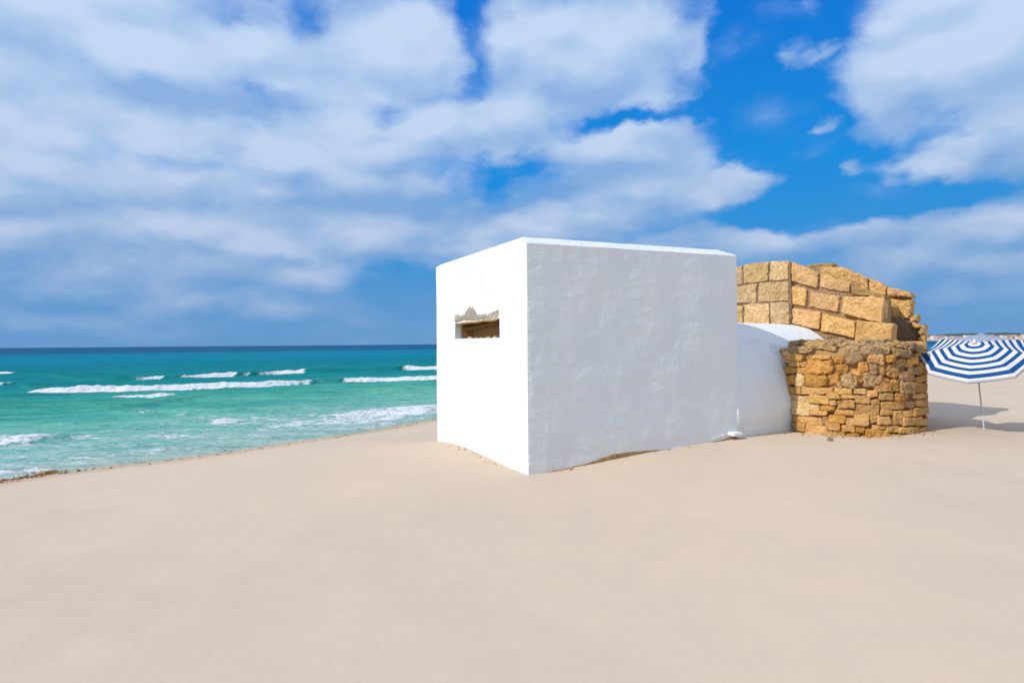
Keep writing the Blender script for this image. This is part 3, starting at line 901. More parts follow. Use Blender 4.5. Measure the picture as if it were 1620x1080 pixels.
# ---------------------------------------------------------------- stone ruin
TC = Vector((5.42, 10.80, 0)); TR = 1.10        # rubble drum
def cyl_hit(px, py, R=TR):
    d = ray(px, py)
    ox, oy = -TC.x, -TC.y
    a = d.x * d.x + d.y * d.y
    b = 2 * (ox * d.x + oy * d.y)
    c = ox * ox + oy * oy - R * R
    disc = b * b - 4 * a * c
    if disc < 0: disc = 0
    t = (-b - math.sqrt(disc)) / (2 * a)
    p = CAMP + d * t
    return math.atan2(p.y - TC.y, p.x - TC.x), p.z

TONES = {'t': (.66, .40, .155), 'o': (.63, .335, .095), 'g': (.45, .31, .155), 'p': (.56, .345, .18), 'l': (.72, .52, .27), 'd': (.42, .25, .11)}
# rubble traced as boxes in a 5.4x enlargement whose corner is at (1210,520)
STONES = [
 (78,205,150,285,'r','d'),(150,210,228,282,'r','t'),(228,215,318,278,'r','t'),(90,285,192,330,'f','t'),(192,270,292,327,'f','t'),(345,258,580,392,'r','o'),(120,328,375,386,'f','o'),
 (290,285,350,330,'r','t'),(585,300,722,402,'r','o'),(798,285,892,378,'r','o'),(738,345,812,397,'r','o'),(885,305,957,392,'r','g'),(957,300,1042,397,'r','t'),(1040,305,1160,422,'r','t'),
 (1150,345,1300,465,'r','p'),(1240,320,1330,400,'r','g'),(1320,290,1392,392,'r','o'),(680,185,855,302,'r','g'),(885,210,1032,302,'r','t'),(1030,225,1112,287,'r','o'),
 (1110,255,1217,327,'r','g'),(1215,250,1322,322,'r','o'),(1110,175,1190,240,'r','g'),(1185,180,1262,252,'r','g'),(400,225,562,262,'f','o'),(560,240,682,302,'r','o'),
 (160,395,267,487,'r','o'),(255,390,342,502,'r','l'),(330,390,532,502,'r','o'),(515,385,640,490,'r','o'),(608,455,668,507,'r','t'),(655,390,802,512,'r','g'),
 (780,385,847,467,'r','o'),(835,370,947,502,'r','g'),(940,395,1002,477,'r','p'),(980,420,1072,490,'r','o'),(1060,430,1162,552,'r','o'),(1150,455,1292,562,'r','g'),
 (1280,450,1402,552,'r','t'),(1300,395,1392,452,'r','t'),
 (188,492,305,562,'f','t'),(305,500,590,566,'f','t'),(590,505,747,561,'f','t'),(760,510,870,562,'f','t'),(870,525,970,587,'f','t'),(935,480,1077,542,'f','t'),
 (205,565,372,622,'f','l'),(370,562,552,642,'f','t'),(525,550,647,602,'f','t'),(648,560,772,602,'f','t'),(770,567,907,642,'f','t'),(905,600,992,650,'f','t'),(970,545,1102,612,'f','t'),
 (1100,550,1192,627,'r','o'),(1190,545,1237,592,'r','t'),(1270,555,1387,602,'f','t'),
 (218,622,467,697,'f','l'),(550,612,610,652,'f','t'),(605,600,727,692,'r','t'),(722,610,767,682,'f','t'),(770,645,987,742,'f','t'),(995,617,1197,692,'f','t'),(1195,615,1287,677,'r','p'),(1290,605,1397,667,'f','t'),
 (233,682,382,742,'f','l'),(385,697,532,742,'f','t'),(470,655,600,700,'f','o'),(590,692,772,742,'f','t'),(765,722,902,782,'f','t'),(990,687,1097,742,'f','t'),(1100,697,1267,767,'f','t'),(1265,672,1397,742,'f','t'),(905,740,990,770,'f','t'),
 (230,735,302,802,'r','t'),(290,752,492,824,'f','t'),(490,745,545,820,'f','d'),(540,737,692,807,'f','o'),(690,762,892,832,'f','t'),(900,750,962,807,'f','t'),(960,747,1077,822,'f','t'),(1070,767,1182,827,'f','t'),(1178,757,1337,827,'f','t'),(1330,767,1387,832,'f','t'),
 (235,805,342,877,'f','t'),(340,817,577,927,'f','t'),(520,802,647,867,'f','t'),(655,822,772,882,'f','t'),(770,840,862,892,'f','o'),(920,822,1042,862,'f','t'),(1040,827,1152,887,'f','t'),(1142,837,1312,897,'f','t'),(1260,850,1392,922,'f','t'),
 (575,865,692,932,'f','t'),(690,890,822,962,'r','o'),(828,905,912,962,'r','o'),(858,857,1067,937,'f','o'),(1060,897,1222,937,'f','t'),(1220,885,1392,927,'f','t'),
 (230,880,345,935,'f','o'),(345,925,580,985,'f','t'),(700,955,1390,1000,'f','t'),
]
def pl(P0, P1):
    """vertical wall plane through two plan points: returns map from picture to the plane and its frame"""
    P0 = Vector((*P0, 0)); P1 = Vector((*P1, 0))
    t = (P1 - P0).normalized()
    n = Vector((t.y, -t.x, 0))               # towards the camera
    return P0, t, n
def quad_block(mb, frame, quad, thick, proud, seed, col, amp=.016, r=.03, pit=.5, dens=52, zoom=(1160, 400, 5.0625)):
    """block whose face is a quadrilateral traced on a wall plane (TL, TR, BR, BL)"""
    P0, t, n = frame
    c = []
    for (zx, zy) in quad:
        p = on_plane(zoom[0] + zx / zoom[2], zoom[1] + zy / zoom[2], P0, n)
        c.append(((p - P0).dot(t), p.z))
    TL, TRr, BR, BL = [Vector(q) for q in c]
    w = ((TRr - TL).length + (BR - BL).length) / 4
    h = ((TL - BL).length + (TRr - BR).length) / 4
    hz = thick / 2
    def mp(a, b, cc):
        u = (a / w + 1) / 2; v = (b / h + 1) / 2
        q = BL * (1 - u) * (1 - v) + BR * u * (1 - v) + TRr * u * v + TL * (1 - u) * v
        return P0 + t * q.x + Vector((0, 0, q.y)) + n * (cc - hz + proud)
    nu = max(6, int(2 * w * dens)); nv = max(6, int(2 * h * dens)); nw = max(6, int(thick * dens * .4))
    rock(mb, (w, h, hz), mp, (nu, nv, nw), r, amp, 10.0, seed, col, pit)

def jitter(c, a=.12):
    f = 1 + RNG.uniform(-a, a)
    return (c[0] * f, c[1] * f * (1 + RNG.uniform(-.045, .015)), c[2] * f * (1 + RNG.uniform(-.12, .12)))

def slab(mb, frame, poly, thick, proud, col, seed, zoom=(1160, 400, 5.0625), n=22, amp=.02):
    """solid mass behind the blocks: polygon on a wall plane given as upper and lower line of equal length"""
    P0, t, nn = frame
    up, lo = poly
    def pt(q):
        p = on_plane(zoom[0] + q[0] / zoom[2], zoom[1] + q[1] / zoom[2], P0, nn)
        return Vector(((p - P0).dot(t), p.z))
    U = [pt(q) for q in up]; L = [pt(q) for q in lo]
    m = len(U)
    cols = []
    for i in range(m - 1):
        for s in range(n):
            f = s / n
            cols.append((U[i].lerp(U[i + 1], f), L[i].lerp(L[i + 1], f)))
    cols.append((U[-1], L[-1]))
    K = 14; D = 6
    vs, fs = [], []
    for (u, l) in cols:
        ring = []
        for j in range(K + 1): ring.append((l.lerp(u, j / K), proud))
        for j in range(1, D): ring.append((u, proud - thick * j / D))
        for j in range(K + 1): ring.append((u.lerp(l, j / K), proud - thick))
        for (q, dd) in ring:
            p = P0 + t * q.x + Vector((0, 0, q.y)) + nn * dd
            o = Vector((seed, 0, 0))
            p = p + Vector((mnoise.noise(p * 5 + o), mnoise.noise(p * 5 + o * 2), mnoise.noise(p * 5 + o * 3))) * amp + nn * amp * .6 * mnoise.noise(p * 13)
            vs.append(p)
    R = 2 * (K + 1) + D - 1
    for i in range(len(cols) - 1):
        for j in range(R):
            a, b = i * R + j, i * R + (j + 1) % R
            fs.append((a, a + R, b + R, b))
    fs.append(tuple(range(R)))
    fs.append(tuple((len(cols) - 1) * R + j for j in range(R)))
    mb.add(vs, fs, col)

def ruin():
    root = empty('stone_ruin', (TC.x, TC.y, gz(TC.x, TC.y)))
    tag(root, 'crumbling golden stone ruin of large blocks on a round rubble base, beside the white bunker', 'ruin')
    inv = Matrix.Translation((-root.location[0], -root.location[1], -root.location[2]))
    def done(mb, name, mat, parent=root):
        mb.v = [tuple(Vector(p) + Vector((-root.location[0], -root.location[1], -root.location[2]))) for p in mb.v]
        return mb.build(name, mat, parent)
    # --- round rubble base
    rb = MB(); core = MB()
    sd = 0
    ths = []
    for (x0, y0, x1, y1, kind, tone) in STONES:
        sd += 1
        ym = (y0 + y1) / 2; xm = (x0 + x1) / 2
        tc, zc = cyl_hit(1210 + xm / 5.4, 520 + ym / 5.4)
        ta, _ = cyl_hit(1210 + x0 / 5.4, 520 + ym / 5.4)
        tb, _ = cyl_hit(1210 + x1 / 5.4, 520 + ym / 5.4)
        _, za = cyl_hit(1210 + xm / 5.4, 520 + y0 / 5.4)
        _, zb = cyl_hit(1210 + xm / 5.4, 520 + y1 / 5.4)
        thc = (ta + tb) / 2
        hw = max(0.02, abs(tb - ta) * TR / 2) * 1.0
        hw = min(hw, .34)
        hh = max(0.018, abs(za - zb) / 2)
        zc = (za + zb) / 2
        ths.append((thc, zc))
        dep = min(.16, max(.07, min(hw, hh) * 1.3))
        out = RNG.uniform(-.02, .035) if kind == 'r' else RNG.uniform(-.012, .028)
        if tone == 'o' and xm > 500 and xm < 730 and ym < 500: out = -.045
        tilt = RNG.uniform(-.10, .10) * (1.6 if kind == 'r' else .5)
        def mp(a, b, c, thc=thc, zc=zc, out=out, dep=dep, tilt=tilt):
            aa = a * math.cos(tilt) - b * math.sin(tilt); bb = b * math.cos(tilt) + a * math.sin(tilt)
            th = thc + aa / TR
            r = TR + out - dep + c
            return TC + Vector((r * math.cos(th), r * math.sin(th), zc + bb))
        n = max(10, int(hw * 2 * 70)), max(8, int(hh * 2 * 80)), 9
        if kind == 'f':
            rock(rb, (hw * .985, hh * .96, dep), mp, n, min(.018, hh * .5), .0105, 15, sd, jitter(TONES[tone], .16), .8)
        else:
            rock(rb, (hw * .99, hh * .98, dep), mp, n, min(hw, hh) * .5, .019, 14, sd, jitter(TONES[tone], .18), 1.0)
    # coarser courses round the sides and back
    z = 0.12
    while z < 1.5:
        h = RNG.uniform(.09, .15)
        th = math.radians(-35)
        while th < math.radians(215):
            wd = RNG.uniform(.2, .42)
            thc = th + wd / 2 / TR
            vis = math.atan2(-TC.y, -TC.x)
            dv = abs((thc - vis + math.pi) % (2 * math.pi) - math.pi)
            if dv > math.radians(84):
                sd += 1
                def mp(a, b, c, thc=thc, zc=z + h / 2):
                    t_ = thc + a / TR; r = TR - .07 + c
                    return TC + Vector((r * math.cos(t_), r * math.sin(t_), zc + b))
                rock(rb, (wd / 2 * .97, h / 2 * .95, .08), mp, (9, 6, 5), .025, .012, 12, sd, jitter(TONES['t'], .2), .4)
            th += wd / TR
        z += h
    rub = done(rb, 'rubble_base', M_RUBBLE)
    # mortar core of the base with a weathered cap
    vs, fs = [], []
    NA = 110
    rings = [(-0.4, TR - .09)] + [(0.02 + i * 0.055, TR - .085) for i in range(26)] + [(1.50, TR - .10), (1.54, TR - .2), (1.58, TR - .36), (1.60, TR - .6), (1.60, .05)]
    for (z, r) in rings:
        for i in range(NA):
            th = 2 * math.pi * i / NA
            p = Vector((r * math.cos(th), r * math.sin(th), z))
            k = .030 * mnoise.noise(p * 7) + .016 * mnoise.noise(p * 17) + (.05 * mnoise.noise(p * 4) + .03 * mnoise.noise(p * 9) if z > 1.5 else 0)
            rr = r + k
            vs.append(TC + Vector((rr * math.cos(th), rr * math.sin(th), z + (k * 1.2 if z > 1.5 else 0))))
    for j in range(len(rings) - 1):
        for i in range(NA):
            a = j * NA + i; b = j * NA + (i + 1) % NA
            fs.append((a, b, b + NA, a + NA))
    fs.append(tuple((len(rings) - 1) * NA + i for i in range(NA)))
    core.add(vs, fs, (.50, .32, .15))
    # crumbled stones and mortar lumps lying on the broken top
    view0 = math.atan2(-TC.y, -TC.x)
    for i in range(74):
        tc = view0 + RNG.uniform(-1.65, 1.65)
        if i < 44: R2 = TR - RNG.uniform(.05, .16); zc = 1.50 + RNG.uniform(-.04, .05)
        else: R2 = TR - RNG.uniform(.2, .62); zc = 1.57 + RNG.uniform(-.02, .06)
        hw = RNG.uniform(.05, .15); hh = RNG.uniform(.028, .06)
        if i < 44: zc += .03 * math.cos(tc * 5)
        def mp(a, b, c, tc=tc, zc=zc, R2=R2, tl=RNG.uniform(-.25, .25)):
            t_ = tc + a / R2
            r = R2 - .06 + c
            return TC + Vector((r * math.cos(t_), r * math.sin(t_), zc + b + a * tl))
        rock(core, (hw, hh, .12), mp, (18, 9, 14), hh * .5, .022, 11, i + 300, jitter(RNG.choice([(.52, .36, .19), (.56, .37, .17), (.44, .31, .18), (.60, .42, .21)]), .12), 1.2)
    done(core, 'mortar_core', M_MORTAR, root)
    # --- ashlar walls
    FA = pl((4.10, 12.52), (5.00, 11.98))
    FB = pl((5.00, 12.06), (6.40, 11.00))
    FC = pl((5.70, 12.95), (7.25, 11.72))
    FE = pl((6.25, 12.15), (7.30, 11.65))
    G = (.73, .465, .20)
    PALE = (.73, .52, .27)
    wa = MB()
    A = [((15, 112), (73, 102), (75, 252), (15, 258)), ((80, 98), (281, 68), (277, 222), (82, 250)), ((290, 64), (446, 58), (444, 214), (290, 224)),
         ((15, 268), (186, 246), (190, 400), (15, 406)), ((202, 240), (444, 224), (446, 386), (204, 394)),
         ((15, 424), (74, 430), (76, 560), (15, 575)), ((84, 412), (289, 400), (291, 570), (86, 580)), ((297, 398), (448, 394), (450, 570), (298, 575))]
    for i, q in enumerate(A):
        quad_block(wa, FA, q, .42, 0.0 + RNG.uniform(-.008, .008), 40 + i, jitter(PALE, .14), amp=.013, r=.012, pit=1.1)
    Bq = [((472, 74), (688, 160), (668, 282), (456, 224)), ((702, 166), (935, 240), (942, 322), (690, 276)),
          ((446, 252), (586, 290), (576, 428), (440, 404)), ((618, 310), (862, 342), (838, 476), (604, 432)), ((886, 346), (1215, 356), (1195, 566), (876, 484)),
          ((478, 440), (702, 470), (692, 620), (468, 566)), ((714, 480), (984, 552), (974, 684), (704, 626)), ((1000, 540), (1290, 572), (1265, 786), (984, 704))]
    pr = [.02, .0, .0, .0, .07, .02, .03, .14]
    for i, q in enumerate(Bq):
        quad_block(wa, FB, q, .46 + pr[i], pr[i], 60 + i, jitter(G, .13), amp=.0145 if i not in (4, 7) else .012, r=.013, pit=.9)
    # broken ledge on top of the second block
    quad_block(wa, FB, ((945, 262), (1222, 342), (1226, 364), (952, 340)), .5, .03, 77, jitter((.45, .31, .14)), amp=.02, r=.02, pit=.8)
    wall = done(wa, 'ashlar_wall', M_ASHLAR)
    mo = MB()
    slab(mo, FA, ([(10, 125), (200, 92), (455, 75)], [(10, 640), (220, 640), (465, 640)]), .38, -.03, (.42, .285, .18), 3)
    slab(mo, FB, ([(430, 85), (500, 85), (690, 172), (930, 262), (1150, 350)], [(430, 900), (560, 900), (760, 900), (1000, 900), (1180, 900)]), .42, -.04, (.40, .27, .17), 5)
    # rough courses under the blocks, down to the rubble
    for i, q in enumerate([((585, 610), (830, 668), (835, 720), (640, 700)), ((830, 668), (990, 712), (990, 742), (836, 716)), ((990, 720), (1230, 785), (1240, 850), (1000, 800)),
                           ((620, 690), (840, 726), (850, 800), (640, 780))]):
        quad_block(mo, FB, q, .4, -.02, 90 + i, jitter((.46, .31, .18)), amp=.024, r=.03, pit=.9)
    done(mo, 'wall_mortar', M_MORTAR, root)
    # --- rear wall with its sloping broken top
    rw = MB()
    Cq = [((575, 92), (792, 72), (796, 118), (600, 140)), ((680, 108), (890, 112), (900, 250), (700, 260)), ((880, 116), (1084, 204), (1078, 330), (890, 260)),
          ((1090, 206), (1230, 266), (1226, 350), (1086, 330)), ((1236, 276), (1425, 318), (1440, 358), (1238, 352)),
          ((1090, 340), (1235, 358), (1240, 520), (1090, 500)), ((1246, 362), (1436, 372), (1408, 530), (1248, 514)), ((1400, 520), (1470, 492), (1478, 548), (1425, 566))]
    for i, q in enumerate(Cq):
        quad_block(rw, FC, q, .5, [-.05, .0, .02, .02, .05, .0, .03, .02][i], 110 + i, jitter((.50, .35, .15) if i == 0 else G, .08), amp=.019, r=.03, pit=1.6)
    # the same wall carried down behind the round base to the ground
    y = 560
    row = 0
    while y < 1400:
        x = 700 - 60 * (row % 2)
        while x < 1400:
            quad_block(rw, FC, ((x + 6, y + 6), (x + 160, y + 10), (x + 158, y + 142), (x + 6, y + 140)), .5, 0.0, 200 + row * 9 + x // 100, jitter(G, .12), amp=.015, r=.02, pit=1.2, dens=24)
            x += 168
        y += 150
        row += 1
    done(rw, 'rear_wall', M_ASHLAR)
    # rough sloping wall top between the two leaves
    tp = MB()
    slab(tp, FC, ([(560, 110), (700, 122), (900, 150), (1100, 240), (1240, 300), (1400, 345)], [(560, 1440), (700, 1440), (900, 1440), (1100, 1440), (1240, 1440), (1395, 1440)]), .45, -.05, (.36, .25, .13), 8)
    P0, t, n = FB
    # fill: blocks bridging from the front leaf back to the rear leaf
    def fillmap(a, b, c): return Vector((0, 0, 0))
    ptsU = [(450, 70), (560, 105), (690, 165), (830, 215), (960, 268), (1090, 310), (1200, 345)]
    vs, fs = [], []
    nI, nJ = 60, 16
    for i in range(nI + 1):
        f = i / nI * (len(ptsU) - 1); i0 = min(int(f), len(ptsU) - 2); f -= i0
        zx = ptsU[i0][0] * (1 - f) + ptsU[i0 + 1][0] * f; zy = ptsU[i0][1] * (1 - f) + ptsU[i0 + 1][1] * f
        p = on_plane(1160 + zx / 5.0625, 400 + (zy + 8) / 5.0625, P0, n)
        for j in range(nJ + 1):
            q = p - n * (0.05 + 0.85 * j / nJ) + Vector((0, 0, .02 * j / nJ))
            q = q + Vector((0, 0, 1)) * (.045 * mnoise.noise(q * 4.5) + .025 * mnoise.noise(q * 11))
            vs.append(q)
    base = len(vs)
    for i in range(nI + 1):
        for j in range(nJ + 1):
            q = vs[i * (nJ + 1) + j]
            vs.append(Vector((q.x, q.y, 1.2)))
    for i in range(nI):
        for j in range(nJ):
            q = i * (nJ + 1) + j
            fs.append((q, q + 1, q + nJ + 2, q + nJ + 1))
            fs.append((base + q, base + q + nJ + 1, base + q + nJ + 2, base + q + 1))
    def skirt(seq):
        for a, b in zip(seq[:-1], seq[1:]): fs.append((a, b, base + b, base + a))
    skirt([i * (nJ + 1) for i in range(nI + 1)]); skirt([i * (nJ + 1) + nJ for i in range(nI + 1)])
    skirt(list(range(nJ + 1))); skirt([nI * (nJ + 1) + j for j in range(nJ + 1)])
    tp.add(vs, fs, (.42, .29, .15))
    done(tp, 'wall_core', M_MORTAR, root)
    # --- embrasure at the right: plastered recess, sill and broken jamb
    em = MB()
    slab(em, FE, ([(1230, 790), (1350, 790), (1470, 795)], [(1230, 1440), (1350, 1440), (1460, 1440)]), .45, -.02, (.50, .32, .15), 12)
    quad_block(em, FE, ((1225, 490), (1482, 560), (1486, 800), (1225, 790)), .35, .0, 140, (.24, .165, .11), amp=.008, r=.02, pit=.1)  # plaster colour darkened to deepen the shade in the hollow
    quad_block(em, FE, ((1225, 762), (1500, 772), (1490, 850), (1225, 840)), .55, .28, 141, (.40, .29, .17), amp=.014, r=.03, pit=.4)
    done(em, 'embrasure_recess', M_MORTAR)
    jb = MB()
    for i, q in enumerate([((1488, 580), (1530, 598), (1544, 662), (1474, 664)), ((1474, 664), (1544, 662), (1524, 768), (1466, 762)), ((1420, 560), (1495, 575), (1500, 600), (1430, 600)),
                           ((1440, 770), (1515, 770), (1500, 800), (1445, 800))]):
        quad_block(jb, FE, q, .42, .12, 150 + i, jitter((.54, .36, .15)), amp=.024, r=.05, pit=.8)
    done(jb, 'broken_jamb', M_ASHLAR)
    return root
ruin()

# ---------------------------------------------------------------- beach umbrella
def tube(mb, pts, r, n=12, col=(1, 1, 1), caps=True):
    vs, fs = [], []
    rs = r if isinstance(r, (list, tuple)) else [r] * len(pts)
    for i, p in enumerate(pts):
        p = Vector(p)
        a = Vector(pts[max(0, i - 1)]); b = Vector(pts[min(len(pts) - 1, i + 1)])
        d = (b - a).normalized()
        u = d.orthogonal().normalized() if abs(d.z) > .9 else d.cross(Vector((0, 0, 1))).normalized()
        w = d.cross(u)
        for j in range(n):
            t = 2 * math.pi * j / n
            vs.append(p + (u * math.cos(t) + w * math.sin(t)) * rs[i])
    for i in range(len(pts) - 1):
        for j in range(n):
            fs.append((i * n + j, i * n + (j + 1) % n, (i + 1) * n + (j + 1) % n, (i + 1) * n + j))
    if caps:
        fs.append(tuple(range(n)))
        fs.append(tuple((len(pts) - 1) * n + j for j in range(n)))
    mb.add(vs, fs, col)

def umbrella():
    base = on_z(1557, 681, 0.28)
    for _ in range(12): base = on_z(1557, 681, gz(base.x, base.y))
    print('umbrella', base)
    root = empty('beach_umbrella', tuple(base))
    tag(root, 'blue and white ring-striped beach umbrella tilted towards the viewer, its pole stuck in the sand', 'umbrella')
    yd = base.y + 0.05
    def at(px, py, y):
        d = ray(px, py); return CAMP + d * (y / d.y)
    ap = at(1541.5, 541.5, yd - 0.20)
    R = 77.5 / FPX * yd; Hh = 24.0 / FPX * yd
    view = (ap - CAMP).normalized()
    ax = (-view * math.sin(math.radians(26.5)) + Vector((0, 0, 1)) * math.cos(math.radians(26.5)))
    ax = (ax + RT0 * (-0.05)).normalized()
    e1 = RT0 - ax * RT0.dot(ax); e1.normalize()
    e2 = ax.cross(e1)
    apl = ap - base
    m_b, k, p = material('umbrella_cloth')
    tint = k.attr('tint', 'Color')
    co = k.n('ShaderNodeNewGeometry').outputs['Position']
    k.set(p.inputs['Base Color'], tint)
    k.set(p.inputs['Normal'], k.bump(k.noise(co, 300, 2), .15, .002))
    p.inputs['Roughness'].default_value = .8
    m_m, k2, p2 = material('painted_steel')
    p2.inputs['Base Color'].default_value = (.62, .63, .66, 1)
    p2.inputs['Roughness'].default_value = .35
    p2.inputs['Metallic'].default_value = .3
    BL, WH = (.005, .072, .225), (.64, .635, .67)
    NR = 8; off = math.atan2((-view).dot(e2), (-view).dot(e1)) - math.radians(8)
    can = MB()
    def cp(rho, th, drop=0.0):
        # eight flat-ish panels held by ribs, cloth sagging a little between
        seg = 2 * math.pi / NR
        f = (th - off) / seg
        i0 = math.floor(f + 1e-6)
        a = max(0.0, f - i0)
        t0 = off + i0 * seg; t1 = t0 + seg
        q0 = Vector((math.cos(t0), math.sin(t0))); q1 = Vector((math.cos(t1), math.sin(t1)))
        q = q0.lerp(q1, a) * rho
        sag = 0.022 * math.sin(math.pi * a) * rho
        inn = 1 - 0.035 * math.sin(math.pi * a) * (rho / 1.0) ** 3
        zz = -Hh * (0.80 * rho + 0.20 * rho * rho) - sag - drop
        return apl + (e1 * q.x + e2 * q.y) * R * inn + ax * zz
    edges = [0.0, .05, .115, .18, .26, .33, .405, .475, .55, .62, .695, .765, .845, .945, 1.0]
    cols = [BL, WH] * 7
    nt = 80
    for ring in range(len(edges) - 1):
        r0, r1 = edges[ring], edges[ring + 1]
        vs, fs = [], []
        steps = 3
        for s in range(steps + 1):
            rr = max(1e-4, r0 + (r1 - r0) * s / steps)
            for j in range(nt):
                vs.append(cp(rr, off + 2 * math.pi * j / nt))
        for s in range(steps):
            for j in range(nt):
                fs.append((s * nt + j, s * nt + (j + 1) % nt, (s + 1) * nt + (j + 1) % nt, (s + 1) * nt + j))
        can.add(vs, fs, cols[ring])
    canopy = can.build('canopy', m_b, root, smooth=False)
    # hanging hem with a thin blue edge
    va = MB()
    for (d0, d1, colr) in ((0.002, .030, WH), (.030, .038, BL)):
        vs, fs = [], []
        for s in (d0, d1):
            for j in range(nt):
                th = off + 2 * math.pi * j / nt
                p_ = cp(1.0, th) + (-ax * s) + (e1 * math.cos(th) + e2 * math.sin(th)) * (.10 * s)
                vs.append(p_)
        for j in range(nt):
            fs.append((j, (j + 1) % nt, nt + (j + 1) % nt, nt + j))
        va.add(vs, fs, colr)
    va.build('hem', m_b, canopy, smooth=False)
    # pole, joint, ribs, cap
    top = at(1546.5, 588, yd)
    tl = top - base
    po = MB()
    down = (Vector((0, 0, 0)) - tl).normalized() * .35
    tube(po, [Vector((0, 0, 0)) + down, Vector((0, 0, 0)), tl], .0095)
    po.build('pole', m_m, root)
    up = MB()
    tube(up, [tl, tl + (apl - tl) * .25, apl - ax * .03], .010)
    tube(up, [tl - (tl.normalized()) * .05, tl + tl.normalized() * .03], .018)
    up.build('tilt_joint', m_m, root)
    hub = apl - ax * .26
    for i in range(NR):
        rb = MB()
        th = off + 2 * math.pi * i / NR
        tube(rb, [cp(s, th) - ax * .012 for s in (.02, .3, .6, 1.0)], .004, 6)
        rb.build('rib', m_m, root)
    cpm = MB()
    m_c, k3, p3 = material('white_plastic'); p3.inputs['Base Color'].default_value = (.75, .75, .77, 1); p3.inputs['Roughness'].default_value = .4
    tube(cpm, [apl - ax * .004, apl + ax * .012, apl + ax * .034, apl + ax * .046], [.030, .022, .014, .006], 14)
    cpm.build('finial', m_c, root)
umbrella()

